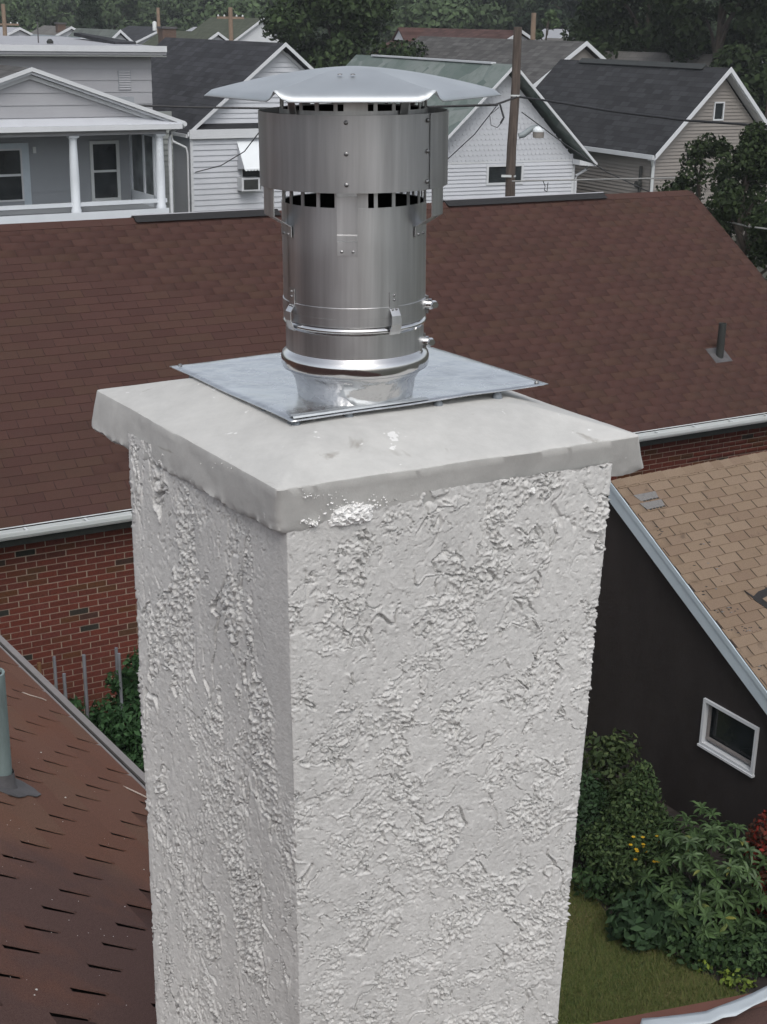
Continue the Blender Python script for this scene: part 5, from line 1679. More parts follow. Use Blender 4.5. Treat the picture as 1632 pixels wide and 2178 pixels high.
    n = 8
    for k in range(n):
        z = vz0 + (vz1 - vz0) * (k + .2) / n
        MB().slab([(vx0 + .02, yu - .05, z), (vx1 - .02, yu - .05, z), (vx1 - .02, yu - .028, z + .05), (vx0 + .02, yu - .028, z + .05)], .005).build('slat', M_['grey_gable'], vt)
    xo = fr.on_y(354, 104, yu - .45).x
    za, zb = fr.on_y(200, 114, yu - .45).z, fr.on_y(200, 99, yu - .45).z
    MB().box((xl - 1.3, yu - .45, zu1 + .002), (xo, yu + 8.2, zu1 + .03)).build('eave_soffit', M_['dim_siding'], h)
    MB().box((xl - 1.3, yu - .40, zu1 + .035), (xo - .1, yu - .36, zu1 + .12)).build('frieze_board', M_['white'], h)
    MB().box((xl - 1.3, yu - .49, zu1 + .13), (xo, yu - .45, zu1 + .29)).build('roof_fascia', M_['white'], h)
    MB().slab([(xl - 1.3, yu - .45, zu1 + .26), (xo, yu - .45, zu1 + .26), (xo, yu + 8.2, zu1 + .40), (xl - 1.3, yu + 8.2, zu1 + .40)], .2).build('flat_roof', M_['grey_gable'], h)
    # raised dark roof deck at right, with vent stub and small cap
    x0 = fr.on_y(205, 95, yu + 3).x
    MB().slab([(x0, yu + 1.5, zu1 + .36), (xo - .1, yu + 1.5, zu1 + .36), (xo - .1, yu + 6, zu1 + .55), (x0 + .4, yu + 6, zu1 + .55)], .1).build('roof_patch', M_['slate'], h)
    q = fr.on_y(83, 110, yu + 2)
    MB().tube([(q.x, yu + 2, zu1 + .3), (q.x, yu + 2, zu1 + .85)], .018, 6).build('vent_stub', M_['lead'], h)
    q = fr.on_y(107, 100, yu + .8)
    MB().lathe([(.09, zu1 + .30), (.10, zu1 + .36), (.05, zu1 + .42), (0, zu1 + .43)], 10, q.x, yu + .8).build('roof_cap', M_['dark_metal'], h, True)
    return fr
porch_house()

# --- plainer houses further back
def far_house(name, label, apx, apy, dep, head, width, eave_drop, length, roof, wall, front=True, chimney=None, z0=None, group=None, dormer=None, win=True):
    P = at_depth(apx, apy, dep)
    zg = ground_z(P.x, P.y)
    fr = Frame(P, head, zg)
    h = thing(name, label, 'house', fr.M, group)
    zr = P.z - zg
    hw = width / 2
    ze = zr - eave_drop
    gable_roof(h, -hw, 0, hw, zr, ze, ze, 0, length, roof, .1)
    x0, x1 = -hw + .3, hw - .3
    sl = eave_drop / hw
    wl = MB().prism([(x0, .25, 0), (x1, .25, 0), (x1, .25, ze), (0, .25, zr - .2), (x0, .25, ze)], (0, length - .5, 0))
    wl.build('wall', wall, h)
    for s in (-1, 1):
        rake(h, (s * hw, ze + .02), (0, zr + .02), .18, M_['white'], -.001, .05)
    if win:
        window(h, -.35, .35, ze - .1, min(ze + .8, zr - .9), .25, .07, rail=False)
        for x in (-hw * .5, hw * .5):
            window(h, x - .4, x + .4, ze - 1.8, ze - .5, .25, .07)
    if chimney:
        cx, cy, cw, ct = chimney
        c = MB().box((cx - cw, cy - cw, ze), (cx + cw, cy + cw, zr + ct)).build('brick_chimney', M_['chimney_brick'], h)
        MB().box((cx - cw - .06, cy - cw - .06, zr + ct), (cx + cw + .06, cy + cw + .06, zr + ct + .12)).build('chimney_cap', M_['lead'], c)
    if dormer:
        dx, dy, dw = dormer
        zd = zr - .05
        d = MB().prism([(-.05, dy - dw, zd - dw * .9), (-.05, dy, zd), (-.05, dy + dw, zd - dw * .9)], (-hw * .55, 0, 0)).build('dormer', M_['white_vinyl'], h)
        MB().slab([(-hw * .6, dy - dw - .1, zd - dw * .9 - .05), (0, dy - dw - .1, zd - dw * .9 - .05), (0, dy, zd + .06), (-hw * .6, dy, zd + .06)], .06).build('dormer_roof', roof, d)
        MB().slab([(0, dy + dw + .1, zd - dw * .9 - .05), (-hw * .6, dy + dw + .1, zd - dw * .9 - .05), (-hw * .6, dy, zd + .06), (0, dy, zd + .06)], .06).build('dormer_roof', roof, d)
    return fr
pale_roof = roof_far('pale_blue_grey_roof', (0.20, 0.225, 0.24), rows=5, var=.08)
green_grey = roof_far('grey_green_roof', (0.115, 0.13, 0.12), rows=5, var=.1)
olive_roof = roof_far('olive_roof', (0.068, 0.076, 0.055), rows=5, var=.12)
warm_roof = roof_far('warm_grey_roof', (0.13, 0.125, 0.118), rows=5, var=.1)
GH = 'houses beyond the street'
far_house('long_grey_house', 'long plain grey roof rising behind the white gabled house', 1248, 88, 58, 60.5, 9.0, 3.0, 13.5, M_['grey_roof'], M_['beige_siding'], group=GH)
far_house('red_roofed_house', 'low dull red roof with a small dormer beyond the long grey roof', 1110, 64, 84, 60.5, 7.0, 1.8, 13.0, M_['red_roof'], M_['white_vinyl'], group=GH, dormer=(0, 11.2, .8))
far_house('pale_roofed_house', 'pale blue-grey roof just above the flat roof at far left', 175, 79, 70, 64, 9.0, 2.2, 11.0, pale_roof, M_['grey_gable'], group=GH)
far_house('green_grey_house', 'grey-green roof with white gable end left of the thin brick chimney', 256, 63, 82, 62, 4.6, 2.0, 9.0, green_grey, M_['white'], group=GH, chimney=(3.2, 1.0, .42, .1))
far_house('olive_roofed_house', 'olive brown roof with tiny white gable left of the tall crossarm pole', 464, 68, 92, 60, 7.5, 2.4, 10.0, olive_roof, M_['white_vinyl'], group=GH)
far_house('warm_grey_house', 'warm grey roof with dark chimney left of the tall dark conifer', 152, 56, 105, 62, 7.5, 1.9, 8.0, warm_roof, M_['white_vinyl'], group=GH, chimney=(-.6, .8, .3, .15))
far_house('white_roofed_house', 'small whitish roof beside the pole at the far left edge', 42, 58, 108, 55, 6.0, 1.4, 6.0, M_['grey_gable'], M_['white_vinyl'], group=GH)
far_house('slate_roofed_house', 'dark blue-grey roof above the olive roof, right of the brick chimney', 352, 57, 120, 60, 8.0, 1.8, 9.0, M_['slate'], M_['grey_gable'], group=GH)
far_house('light_roofed_house', 'small light roof between the slate roof and the crossarm pole', 452, 58, 130, 66, 6.5, 1.5, 6.0, M_['grey_gable'], M_['white_vinyl'], group=GH)
far_house('mossy_roofed_house', 'mossy green roof half hidden by the round crowned tree', 560, 38, 105, 60, 9.0, 3.0, 10.0, olive_roof, M_['white'], group=GH)
far_house('dome_like_house', 'small pale hipped house right of the round yellow-green tree', 1222, 62, 104, 70, 6.0, 1.6, 5.0, M_['grey_gable'], M_['white'], group=GH)
far_house('white_edge_house', 'white gable peeking between dark trees at the right edge', 1618, 118, 62, 40, 5.5, 2.4, 8.0, warm_roof, M_['white'], group=GH)
far_house('grey_gable_house', 'pale grey roof end at the right end of the long grey roof', 1290, 84, 86, 58, 6.0, 1.8, 6.0, warm_roof, M_['beige_siding'], group=GH)

# ------------------------------------------------------------------ poles, lamp and cables
def pole(px, ptop, pbase_z, dep, r0, r1, label, mat, arm=None, name='utility_pole'):
    T = at_depth(px, ptop, dep)
    zg = ground_z(T.x, T.y)
    h = thing(name, label, 'utility pole', Matrix.Translation((T.x, T.y, zg)))
    H = T.z - zg
    sh = MB()
    n = 9
    path = [(0.02 * math.sin(k * 1.3), 0.02 * math.cos(k), H * k / (n - 1)) for k in range(n)]
    path[0] = (0, 0, -.3); path[-1] = (0, 0, H)
    sh.tube(path, [r0 + (r1 - r0) * k / (n - 1) for k in range(n)], 12)
    sh.build('shaft', mat, h, True, 60)
    if arm:
        for (dz, half) in arm:
            c = MB().box((-half, -.06, H - dz - .06), (half, .06, H - dz + .06)).build('crossarm', mat, h)
            for s in (-.9, -.45, .45, .9):
                MB().lathe([(.04, H - dz + .06), (.055, H - dz + .10), (.03, H - dz + .15), (0, H - dz + .17)], 8, s * half, 0).build('insulator', M_['gutter'], c)
    return h, T, zg
PM, PT, pz0 = pole(1102, 57, 0, 38.5, .15, .115, 'dark weathered utility pole with street lamp before the white gable', M_['pole'])
# street lamp on the pole
def lamp():
    L = lambda px, py, dep=38.3: at_depth(px, py, dep)
    base = Vector((PT.x, PT.y, pz0))
    pts = [L(1104, 289) - base, L(1114, 286) - base, L(1124, 278) - base, L(1133, 272) - base, L(1144, 269) - base]
    arm = MB().tube(pts, [.07, .085, .08, .07, .06], 10).build('lamp_arm', M_['lamp_grey'], PM, True)
    arm['label'] = 'short grey curved street lamp arm'
    c = L(1146, 276) - base
    hd = MB().lathe([(0, .10), (.09, .09), (.15, .04), (.17, -.02), (.16, -.05)], 18, c.x, c.y)
    hd.v = [(x, y, z + c.z) for x, y, z in hd.v]
    ho = hd.build('lamp_hood', M_['awning'], arm, True)
    gl = MB().lathe([(.155, -.05), (.15, -.20), (.12, -.21), (0, -.21)], 18, c.x, c.y)
    gl.v = [(x, y, z + c.z) for x, y, z in gl.v]
    gl.build('lamp_lens', M_['beige_siding'], arm, True, 50)
    for (py, w) in ((205, .02), (385, .025)):
        q = L(1102, py, 38.5) - base
        MB().lathe([(.135, q.z - w), (.145, q.z - w), (.145, q.z + w), (.135, q.z + w)], 14).build('pole_band', M_['gutter'], PM, True)
    q = L(1102, 385, 38.4) - base
    MB().box((-.28, -.2, q.z - .03), (.0, -.14, q.z + .03)).build('cable_clamp', M_['gutter'], PM)
lamp()
pole(6, 8, 0, 95, .17, .14, 'pale utility pole at the far left edge of the photo', M_['pole_far'], [(1.3, 1.0)])
pole(490, 15, 0, 78, .15, .12, 'orange-brown utility pole with a crossarm left of the big round tree', M_['pole_far'], [(.55, .75)])
pf, pT, pg = pole(336, 16, 0, 110, .16, .13, 'distant pole carrying a pale transformer above the far roofs', M_['pole_far'])
MB().lathe([(.0, pT.z - pg - 1.7), (.17, pT.z - pg - 1.7), (.17, pT.z - pg - 1.1), (.12, pT.z - pg - 1.02), (0, pT.z - pg - 1.0)], 12, -.30, 0).build('transformer', M_['gutter'], pf, True)
pole(1136, 27, 0, 76, .16, .13, 'pale utility pole behind the long grey roof, beside the yellow-green tree', M_['pole_far'])

def cable(pts, r, label, mat='cable', sag=0.0, n=28):
    """pts: (px, py, depth) anchors; catenary-like sag between them"""
    P = [at_depth(*p) for p in pts]
    path = []
    for a, b in zip(P[:-1], P[1:]):
        for k in range(n):
            t = k / n
            q = a.lerp(b, t); q.z -= 4 * sag * t * (1 - t)
            path.append(q)
    path.append(P[-1])
    o = path[0].copy()
    c = MB().tube([p - o for p in path], r, 6).build('cable', M_[mat], None, True)
    c.location = o
    tag(c, label, 'cable', 'overhead cables')
    return c
cable([(-60, 193, 36), (90, 208, 36.5), (250, 223, 37), (420, 228, 37.3), (560, 230, 37.6), (760, 232, 37.9), (1055, 222, 38.2), (1100, 206, 38.3)], .03, 'thick black cable crossing before the porch gable to the dark pole')
cable([(1106, 206, 38.3), (1165, 214, 37), (1300, 236, 35), (1460, 256, 33), (1700, 272, 31)], .03, 'thick black cable running right from the dark pole across the charcoal roof')
cable([(1056, 226, 38.2), (1010, 285, 39.5), (940, 350, 41.5)], .013, 'thin service wire dropping left before the scalloped gable')
cable([(1110, 238, 38.3), (1200, 305, 38), (1290, 365, 37.5), (1375, 405, 37), (1430, 432, 36.5)], .015, 'black wire slanting down right from the dark pole')
cable([(1060, 224, 38.1), (800, 232, 39.5), (556, 275, 41.2), (520, 322, 41.8), (470, 352, 42.2), (416, 366, 42.6)], .016, 'drooping service wire ending on the cottage corner')
cable([(1090, 385, 38.2), (1230, 382, 37), (1400, 379, 35.5), (1632, 371, 33.5), (1760, 365, 32)], .020, 'pale cable running level from the pole towards the right edge', 'cable_pale')
cable([(1545, 470, 28), (1590, 481, 27), (1680, 493, 26)], .016, 'short pale cable in front of the dark shrub right of the brown roof', 'cable_pale')
cable([(1064, 222, 38.1), (1069, 240, 38.1), (1072, 250, 38.1), (1065, 262, 38.1)], .028, 'thick black splice hanging beside the rain cap tip', n=6)
cable([(1062, 228, 38.1), (1042, 244, 38.1), (1045, 266, 38.1), (1058, 271, 38.1), (1066, 262, 38.1)], .010, 'thin loop of slack wire left of the dark pole', n=8)
cable([(1118, 383, 38.4), (1155, 383, 38.4), (1160, 396, 38.4), (1158, 404, 38.4), (1164, 408, 38.4), (1166, 388, 38.4)], .012, 'small coil of wire right of the pole on the white siding', n=6)

# ------------------------------------------------------------------ vegetation
def leaf_quads(P, D, size, aspect=0.55, r=rng, flat=0.0):
    """P (n,3) positions, D (n,3) rough facing; returns diamond leaves"""
    n = len(P)
    N = D + r.normal(0, .7, (n, 3)); N[:, 2] += flat
    N /= np.linalg.norm(N, axis=1, keepdims=True) + 1e-9
    T = np.cross(N, r.normal(0, 1, (n, 3))); T /= np.linalg.norm(T, axis=1, keepdims=True) + 1e-9
    B = np.cross(N, T)
    s = (size * r.uniform(.6, 1.35, n))[:, None]
    V = np.stack([P - T * s, P + B * s * aspect + N * s * .15, P + T * s, P - B * s * aspect + N * s * .15], 1)
    Q = np.arange(n * 4).reshape(n, 4)
    return V.reshape(-1, 3), Q
def blob_points(blobs, n, r=rng, shell=0.35):
    """points through a union of ellipsoids, denser near their skins; returns positions and outward directions"""
    vol = np.array([b[3] * b[4] * b[5] for b in blobs]) ** .7
    k = r.choice(len(blobs), n, p=vol / vol.sum())
    B = np.array(blobs)[k]
    d = r.normal(0, 1, (n, 3)); d /= np.linalg.norm(d, axis=1, keepdims=True)
    rad = 1 - np.abs(r.normal(0, shell, n)); rad = np.clip(rad, .1, 1.06)
    rad *= 1 + 0.16 * fbm(d[:, 0] * 3 + B[:, 0], d[:, 2] * 3 + d[:, 1] * 2 + B[:, 1], 2, 5)
    return B[:, :3] + d * rad[:, None] * B[:, 3:6], d
def crown_blobs(H, R, z0, n, r):
    """sub-clumps of a broadleaf crown between z0 and H"""
    out = []
    for i in range(n):
        f = r.uniform(.05, 1)
        z = z0 + (H - z0) * f
        rr = R * math.sqrt(max(.05, 1 - ((f - .42) / .62) ** 2))
        a = r.uniform(0, 2 * math.pi); q = rr * math.sqrt(r.uniform(.1, .9))
        s = R * r.uniform(.22, .42)
        out.append((q * math.cos(a), q * math.sin(a), z - s * .3, s, s, s * .8))
    return out
def tree(name, label, px, ptop, dep, R, mat, n=3500, leaf=.28, z0f=.28, kind='broad', group=None, nb=26, seed=0, cat='tree'):
    r = np.random.default_rng(100 + seed)
    T = at_depth(px, ptop, dep)
    zg = ground_z(T.x, T.y)
    H = T.z - zg
    h = thing(name, label, cat, Matrix.Translation((T.x, T.y, zg)), group)
    tr = MB()
    tr.tube([(0, 0, -.3), (.05, .03, H * .3), (-.04, .05, H * .6), (0, 0, H * .9)], [max(.12, H * .028), H * .02, H * .012, .03], 9)
    if kind == 'broad':
        bl = crown_blobs(H, R, H * z0f, nb, r)
        for b in bl[:9]:
            tr.tube([(0, 0, max(.5, b[2] - R * .7)), (b[0] * .5, b[1] * .5, b[2] - R * .25), (b[0], b[1], b[2])], [H * .012, H * .007, .015], 5)
        P, D = blob_points(bl, n, r, .3)
    else:
        m = n
        f = r.beta(1.2, 1.6, m)
        z = H * z0f + (H - H * z0f) * f
        layer = .78 + .22 * np.sin(f * H * 4.5 + r.normal(0, .3, m))
        rad = R * (1 - f) ** .8 * layer * np.sqrt(r.uniform(.25, 1.05, m)) + .12
        a = r.uniform(0, 2 * np.pi, m)
        rad *= 1 + .28 * np.sin(a * 5 + z * 2.2) * r.uniform(.2, 1, m)
        P = np.stack([rad * np.cos(a), rad * np.sin(a), z - rad * .25], 1)
        D = np.stack([np.cos(a), np.sin(a), np.full(m, .3)], 1)
    tr.build('trunk', M_['bark'], h, True)
    V, Q = leaf_quads(P, D, leaf, .6 if kind == 'broad' else .34, r)
    c = np_mesh('crown', V, Q, mat, h)
    return h
TL = 'trees on the hillside'
LF, LF2, LB, LC, LCR = M_['leaf_far'], M_['leaf_far2'], M_['leaf_big'], M_['leaf_conifer'], M_['leaf_conifer_r']
tree('broadleaf_tree', 'large round dark green tree directly behind the rain cap', 715, -48, 66, 3.7, LB, 30000, .145, .1, nb=60, seed=1)
tree('conifer_tree', 'tall dark conifer standing alone above the far left roofs', 186, -45, 120, 1.7, LC, 6000, .28, .12, 'conifer', seed=2)
tree('conifer_tree', 'broad dark evergreen above the ridge of the beige house', 1400, -190, 66, 3.6, LCR, 30000, .14, .06, 'broad', nb=60, seed=3)
tree('conifer_tree', 'very dark evergreen filling the top right corner', 1560, -220, 60, 3.2, LCR, 26000, .14, .06, 'broad', nb=54, seed=4)
tree('conifer_tree', 'dark evergreen between the pale hipped house and the beige ridge', 1300, -60, 84, 2.5, LC, 7000, .24, .08, 'conifer', seed=5)
tree('round_tree', 'small round yellow-green tree beside the pale far pole', 1166, 24, 82, 1.0, M_['leaf_far2'], 2600, .13, .3, nb=14, seed=6)
tree('leafy_tree', 'dark leafy tree below the white gable at the right edge', 1640, 160, 50, 2.3, LCR, 6000, .16, .1, nb=24, seed=7)
far = [(-30, -20, 140, 5.0, LF2), (45, -8, 150, 4.5, LF), (110, -25, 165, 5.5, LF2), (238, -35, 150, 4.5, LF), (300, -30, 170, 6.0, LF2), (362, -8, 160, 3.8, LF), (415, -18, 165, 4.6, LF2), (470, -30, 150, 4.8, LF), (540, -26, 130, 4.4, LF2), (610, -40, 160, 5.0, LF), (840, -36, 150, 5.0, LF), (905, -28, 120, 4.0, LF2), (965, -34, 140, 4.6, LF), (1030, -40, 125, 4.2, LF), (1095, -44, 135, 4.8, LF), (1160, -40, 130, 4.6, LF), (1235, -46, 120, 4.4, LC), (1290, -60, 140, 5.2, LF), (1480, -80, 130, 5.0, LF), (1610, -80, 120, 5.0, LF)]
words = ['leftmost pale tree of the far tree line', 'far tree behind the whitish roof at the left', 'far pale tree left of the lone dark conifer', 'far tree just right of the lone dark conifer', 'far pale tree left of the transformer pole', 'low far tree right of the transformer pole', 'far pale tree midway between transformer and crossarm poles', 'far tree just left of the crossarm pole', 'far pale tree right of the crossarm pole', 'far tree behind the left side of the big round tree', 'far tree behind the right side of the big round tree', 'pale tree above the left end of the red roof', 'far tree above the red roof dormer', 'far tree above the middle of the red roof', 'far tree above the dark utility pole', 'far tree behind the small round yellow-green tree', 'dark blue-green tree above the pale hipped house', 'far tree behind the evergreen left of the beige ridge', 'far tree hidden between the two right evergreens', 'far tree behind the top right corner evergreen']
for i, ((px, py, dep, R, mt), lb) in enumerate(zip(far, words)):
    tree('hillside_tree', lb, px, py, dep, R, mt, 6000, .27, .12, group=TL, nb=22, seed=20 + i)
# woodland mass on the slope behind
def woods():
    r = np.random.default_rng(77)
    blobs = []
    for k in range(420):
        y = r.uniform(190, 300); x = r.uniform(-.38, .38) * y
        s = r.uniform(2.6, 4.6)
        blobs.append((x, y, ground_z(x, y) + s * .8 + r.uniform(0, 2.5), s, s, s * 1.1))
    P, D = blob_points(blobs, 110000, r, .25)
    V, Q = leaf_quads(P, D, .48, .6, r)
    tag(np_mesh('far_woodland', V, Q, M_['leaf_far'], None), 'far hillside woodland reading as one dark green band', 'woodland', kind='stuff')
woods()
# dark shrub tree right of the brown roof, in front of the beige house
tree('shrub_tree', 'dark leafy shrub tree before the beige gable, right of the brown ridge', 1500, 282, 33, 1.15, M_['leaf_crab'], 8500, .06, .06, nb=34, seed=8, cat='shrub')
tree('shrub_tree', 'dense dark shrub at the right edge beyond the brown roof slope', 1600, 262, 31, 1.15, M_['leaf_crab'], 9000, .06, .04, nb=34, seed=9, cat='shrub')
tree('shrub_tree', 'low dark shrub behind the sloping right end of the brown roof', 1600, 395, 27.5, 1.2, M_['leaf_crab'], 9000, .055, .02, nb=26, seed=10, cat='shrub')

# ------------------------------------------------------------------ garden on the right
bed = [at_z(px, py, 0) for px, py in ((1215, 1850), (1262, 1905), (1300, 1955), (1345, 1990), (1400, 2018), (1470, 2052), (1530, 2090), (1580, 2118), (1700, 2175))]
wall0, wall1 = TH.w((0.06, 0.7, 0)), TH.w((0.06, -4.4, 0))
left0 = at_z(1150, 1760, 0)
soil_poly = [left0] + bed + [wall1 + (wall1 - wall0) * .02, wall0]
sheet('garden_bed', soil_poly, 0.007, M_['soil'])
lawn_poly = [BH.w((-4.5, 0.35, 0)), BH.w((-4.5, -9.5, 0)), BH.w((12.0, -9.5, 0)), BH.w((12.0, 0.35, 0))]
sheet('lawn', lawn_poly, 0.002, M_['grass'])
def grass():
    r = np.random.default_rng(5)
    P = []
    for k in range(60000):
        px, py = r.uniform(1150, 1640), r.uniform(1830, 2178)
        # stay on the lawn side of the bed's edge
        lim = np.interp(px, [1215, 1262, 1300, 1345, 1400, 1470, 1530, 1580, 1700], [1850, 1905, 1955, 1990, 2018, 2052, 2090, 2118, 2175])
        if py < lim + r.normal(0, 5): continue
        p = at_z(px, py, 0)
        P.append((p.x, p.y, 0.003))
    P = np.array(P); n = len(P)
    a = r.uniform(0, 2 * np.pi, n); h = r.uniform(.018, .05, n); w = r.uniform(.002, .004, n)
    dx, dy = np.cos(a), np.sin(a)
    lean = r.uniform(.2, .9, n) * h
    V = np.stack([P + np.stack([dx * w, dy * w, 0 * w], 1), P - np.stack([dx * w, dy * w, 0 * w], 1), P + np.stack([-dy * lean, dx * lean, h], 1)], 1)
    tag(np_mesh('grass_blades', V.reshape(-1, 3), np.arange(n * 3).reshape(n, 3), M_['blade']), 'short dry lawn grass in the yard below', 'grass', kind='stuff')
grass()

def shrub(name, label, px, py, blobs, n, leaf, mat, aspect=.5, cat='shrub', seed=0, flat=.3, shell=.28, group=None):
    """base pixel on the ground; blobs in metres round the base"""
    r = np.random.default_rng(300 + seed)
    B = at_z(px, py, 0)
    h = thing(name, label, cat, Matrix.Translation((B.x, B.y, 0)), group)
    P, D = blob_points(blobs, n, r, shell)
    P[:, 2] = np.abs(P[:, 2]) + .01
    V, Q = leaf_quads(P, D, leaf, aspect, r, flat)
    np_mesh('foliage', V, Q, mat, h)
    st = MB()
    for k in range(6):
        b = blobs[k % len(blobs)]
        st.tube([(.04 * math.cos(k), .04 * math.sin(k), -.02), (b[0] * .5, b[1] * .5, b[2] * .6), (b[0], b[1], b[2] + b[5] * .4)], [.018, .012, .006], 5)
    st.build('stems', M_['bark'], h, True)
    return h
def whorled(name, label, px, py, R, H, nwh, seed, leaf_len=.13, limit=260):
    """rhododendron: rosettes of long leaves; nearest leaves are parts"""
    r = np.random.default_rng(500 + seed)
    B = at_z(px, py, 0)
    M = Matrix.Translation((B.x, B.y, 0))
    h = thing(name, label, 'shrub', M)
    L, Wd = leaf_len, leaf_len * .30
    vs = [(0, 0, 0), (.35 * L, Wd * .5, .012), (.35 * L, 0, .0), (.35 * L, -Wd * .5, .012), (.75 * L, Wd * .42, .004), (.75 * L, 0, -.008), (.75 * L, -Wd * .42, .004), (L, 0, -.025)]
    fs = [(0, 2, 1), (0, 3, 2), (1, 2, 5, 4), (2, 3, 6, 5), (4, 5, 7), (5, 6, 7)]
    me = bpy.data.meshes.new('rhododendron_leaf'); me.from_pydata(vs, [], fs); me.materials.append(M_['leaf_rhodo_o']); me.update()
    ms = []
    st = MB()
    for k in range(nwh):
        f = r.uniform(0, 1) ** .7
        a = r.uniform(0, 2 * np.pi)
        el = math.asin(min(1, max(.02, f)))
        d = Vector((math.cos(a) * math.cos(el), math.sin(a) * math.cos(el), math.sin(el)))
        rad = r.uniform(.62, 1.05)
        c = Vector((d.x * R * rad, d.y * R * rad, .12 + d.z * (H - .12) * rad))
        if k < 14:
            st.tube([(0, 0, 0), (c.x * .4, c.y * .4, c.z * .5), tuple(c)], [.02, .012, .005], 5)
        ax = (d + Vector((0, 0, .8)) + Vector(r.normal(0, .25, 3))).normalized()
        q = ax.to_track_quat('Z', 'Y').to_matrix().to_4x4()
        m = int(r.integers(7, 10))
        for j in range(m):
            t = 2 * math.pi * j / m + r.uniform(-.2, .2)
            ms.append(Matrix.Translation(c) @ q @ Matrix.Rotation(t, 4, 'Z') @ Matrix.Rotation(-r.uniform(-.25, .55), 4, 'Y') @ Matrix.Scale(r.uniform(.75, 1.2), 4))
    ms.sort(key=lambda m_: ((M @ m_).translation - CAM).length)
    for m_ in ms[:limit]:
        inst(me, 'leaf', m_, h)
    V, Q = [], []
    V4 = np.array([(*v, 1) for v in vs])
    for m_ in ms[limit:]:
        o = len(V)
        V += list((V4 @ np.array(m_).T)[:, :3])
        Q += [tuple(i + o for i in (f if len(f) == 4 else f + (f[2],))) for f in fs]
    if V:
        mb = MB(); mb.v = [tuple(v) for v in V]; mb.f = [tuple(dict.fromkeys(q)) for q in Q]
        tag(mb.build('foliage', M_['leaf_rhodo'], h), kind='stuff')
    st.build('stems', M_['bark'], h, True)
    return h
# conical evergreen
cone = [(0, 0, .28, .46, .46, .32), (0.05, 0, .55, .40, .40, .34), (.03, .02, .82, .30, .30, .3), (.06, 0, 1.04, .19, .19, .24), (.07, 0, 1.22, .10, .10, .16), (-.25, -.15, .45, .3, .3, .3), (.25, -.1, .5, .28, .28, .3)]
shrub('evergreen_shrub', 'conical small-leaved evergreen shrub below the black wall', 1335, 1868, cone, 9000, .026, M_['leaf_box'], .5, seed=1)
whorled('rhododendron', 'big-leaved rhododendron in the middle of the garden bed', 1495, 1962, .68, 1.16, 215, 1, .112, 300)
shrub('blue_green_plant', 'drooping blue-green leafy clump at the lawn edge', 1395, 1992, [(0, 0, .25, .42, .36, .3), (-.2, -.1, .2, .3, .28, .24), (.25, 0, .3, .3, .3, .3)], 1500, .062, M_['leaf_hydr'], .42, 'plant', seed=2, flat=.6)
yf = shrub('yellow_flowers', 'leggy plant with small yellow flowers between evergreen and rhododendron', 1365, 1935, [(0, 0, .45, .26, .24, .3), (-.12, 0, .3, .24, .2, .3), (.1, 0, .62, .16, .16, .18)], 1300, .032, M_['leaf_box'], .4, 'flower', seed=3)
for k in range(15):
    r_ = random.Random(k)
    a = r_.uniform(0, 6.28); q = r_.uniform(.02, .22); z = r_.uniform(.55, .86)
    c = Vector((q * math.cos(a) - .02, q * math.sin(a) - .05, z))
    mb = MB()
    for j in range(6):
        t = j * math.pi / 3 + a
        d = Vector((math.cos(t), math.sin(t), .15)); s = Vector((-math.sin(t), math.cos(t), 0))
        mb.add([c, c + d * .014 + s * .006, c + d * .024, c + d * .014 - s * .006], [(0, 1, 2, 3)])
    mb.build('flower_head', M_['petal'], yf)
shrub('ground_cover', 'low dark ground cover along the front of the bed', 1575, 2048, [(0, 0, .12, .5, .35, .2), (.4, .1, .14, .5, .4, .22), (-.4, .1, .12, .36, .3, .18), (.8, 0, .14, .4, .35, .2)], 3600, .034, M_['leaf_cover'], .6, 'plant', seed=4)
shrub('lime_plant', 'bright lime green leaves at the soil edge near the white flashing', 1572, 2100, [(0, 0, .06, .16, .12, .10), (-.1, .05, .05, .1, .1, .08)], 110, .030, M_['leaf_lime'], .6, 'plant', seed=5, flat=.9)
shrub('lime_plant', 'small lime green sprig at the soil edge, left of the ground cover', 1497, 2068, [(0, 0, .06, .08, .07, .09)], 26, .030, M_['leaf_lime'], .6, 'plant', seed=6, flat=.9)
shrub('red_shrub', 'red-leaved shrub at the right edge against the black wall', 1655, 1968, [(0, 0, .75, .38, .36, .42), (-.15, 0, .95, .26, .26, .28), (0, 0, .4, .36, .36, .35)], 3200, .034, M_['leaf_red'], .5, seed=7)
shrub('olive_shrub', 'loose yellowish-tipped shrub by the wall, beside the chimney edge', 1285, 1775, [(0, 0, .75, .34, .34, .35), (-.1, 0, .95, .26, .26, .25), (.12, .05, 1.02, .22, .22, .2), (0, 0, .4, .36, .36, .35)], 1500, .042, M_['leaf_olive'], .5, seed=8)
shrub('teal_shrub', 'dark bluish shrub half hidden by the chimney edge', 1232, 1830, [(0, 0, .45, .34, .34, .42), (0, 0, .8, .24, .24, .25)], 2600, .030, M_['leaf_hydr'], .4, seed=9)
shrub('leafy_undergrowth', 'dark undergrowth between the evergreen shrub and the lawn', 1290, 1905, [(0, 0, .18, .36, .3, .22), (.25, -.05, .16, .3, .26, .2)], 1500, .034, M_['leaf_cover'], .55, 'plant', seed=10)

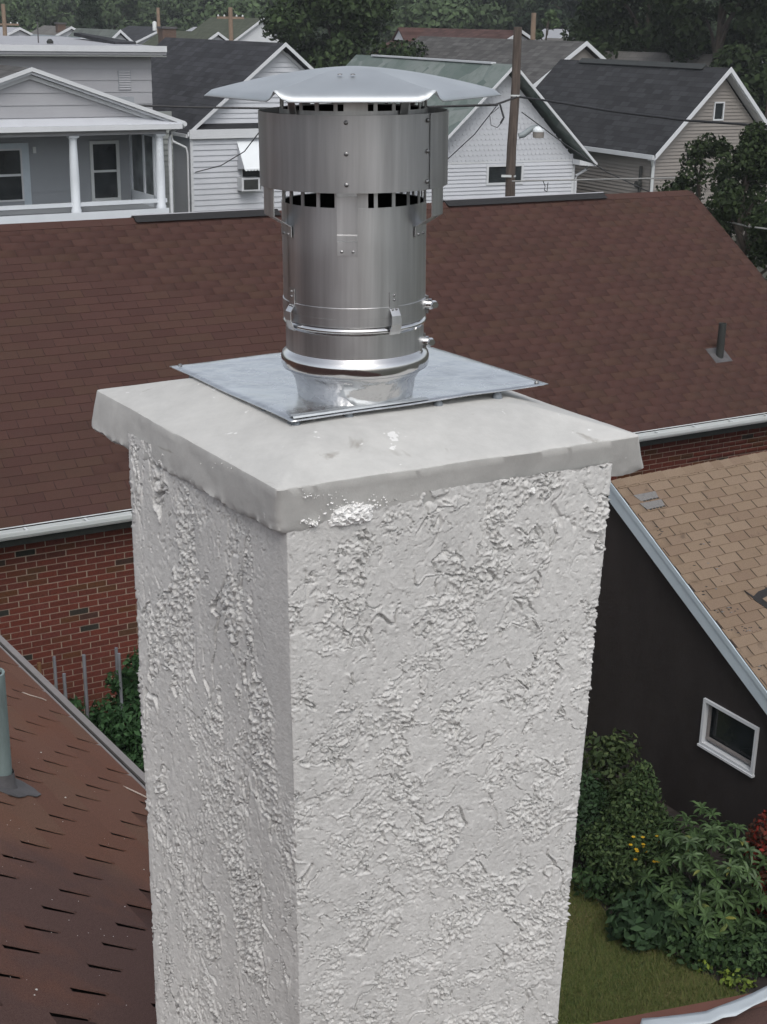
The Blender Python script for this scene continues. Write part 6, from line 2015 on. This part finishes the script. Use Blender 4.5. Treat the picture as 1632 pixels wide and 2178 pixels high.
# ------------------------------------------------------------------ vegetable garden at the left
def veg(px, py, ztop, R, n, label, seed, leaf=.037):
    """px, py: where the plant's top shows at height ztop"""
    r = np.random.default_rng(700 + seed)
    T = at_z(px, py, ztop)
    h = thing('garden_plant', label, 'plant', Matrix.Translation((T.x, T.y, 0)), 'staked plants by the brick wall')
    bl = []
    m = 9
    for k in range(m):
        f = (k + .5) / m
        a = r.uniform(0, 6.28); q = R * r.uniform(.1, .6)
        s = R * r.uniform(.35, .55)
        bl.append((q * math.cos(a), q * math.sin(a), ztop * (f * .95), s, s, s * .9))
    P, D = blob_points(bl, int(n * 1.9), r, .3)
    P[:, 2] = np.clip(P[:, 2], .02, ztop + .06)
    V, Q = leaf_quads(P, D, leaf, .45, r, .4)
    np_mesh('foliage', V, Q, M_['leaf_tom'], h)
    st = MB().tube([(0, 0, 0), (.03, .02, ztop * .5), (0, 0, ztop * .95)], [.015, .012, .006], 6)
    st.build('stem', M_['leaf_tom'], h, True)
veg(285, 1352, 2.45, .40, 1500, 'tallest leafy plant against the brick wall by the chimney edge', 1)
veg(262, 1432, 2.05, .42, 1500, 'leafy plant in front of the tallest one, right of the last stake', 2)
veg(178, 1465, 1.78, .36, 1100, 'leafy plant between the two long grey stakes', 3)
veg(235, 1500, 1.75, .45, 1700, 'bushy green plant in the middle of the staked bed', 4)
veg(285, 1540, 1.65, .45, 1700, 'bushy dark plant beside the chimney below the tall ones', 5)
veg(210, 1560, 1.45, .42, 1500, 'low green plant over the roof edge, left of the row', 6)
veg(262, 1620, 1.3, .45, 1500, 'low green plant nearest the chimney and roof edge', 7)
veg(300, 1680, 1.15, .45, 1200, 'lowest dark plant in the gap between roof edge and chimney', 8)
veg(120, 1462, 1.75, .22, 350, 'sparse plant at the left beside the wooden stake', 9)
def stake(px, ptop, ztop, r, mat, label, lean=(0, 0)):
    T = at_z(px, ptop, ztop)
    h = MB().tube([(lean[0], lean[1], -.1), (0, 0, ztop)], r, 8)
    o = h.build('garden_stake', mat, None, True, 60)
    o.location = (T.x, T.y, 0)
    tag(o, label, 'stake', 'garden stakes')
stake(115, 1397, 2.15, .017, M_['stake'], 'tall grey garden stake, leftmost of the grey ones', (.02, 0))
stake(136, 1433, 2.1, .018, M_['stake'], 'grey garden stake standing nearest the roof edge', (.03, 0))
stake(178, 1393, 2.2, .019, M_['stake'], 'tall grey garden stake between two leafy plants', (.02, 0))
stake(247, 1378, 2.3, .017, M_['stake'], 'dark grey stake half inside the tallest plants', (.01, 0))
stake(253, 1390, 2.3, .016, M_['stake'], 'slim grey stake just right of the half hidden one', (.02, 0))
stake(83, 1410, 2.02, .022, M_['stake_wood'], 'brown wooden stake against the brick wall', (0, 0))

# ------------------------------------------------------------------ air
hz = MB().box((-460, -300, -1.5), (460, 560, 34)).build('haze', None)
hm = bpy.data.materials.new('thin_haze')
hm.use_nodes = True
hm.node_tree.nodes.clear()
pv = hm.node_tree.nodes.new('ShaderNodeVolumePrincipled')
pv.inputs['Color'].default_value = (0.86, 0.91, 0.96, 1)
pv.inputs['Density'].default_value = 0.0005
ho = hm.node_tree.nodes.new('ShaderNodeOutputMaterial')
hm.node_tree.links.new(pv.outputs[0], ho.inputs['Volume'])
hz.data.materials.append(hm)
hz['kind'] = 'stuff'
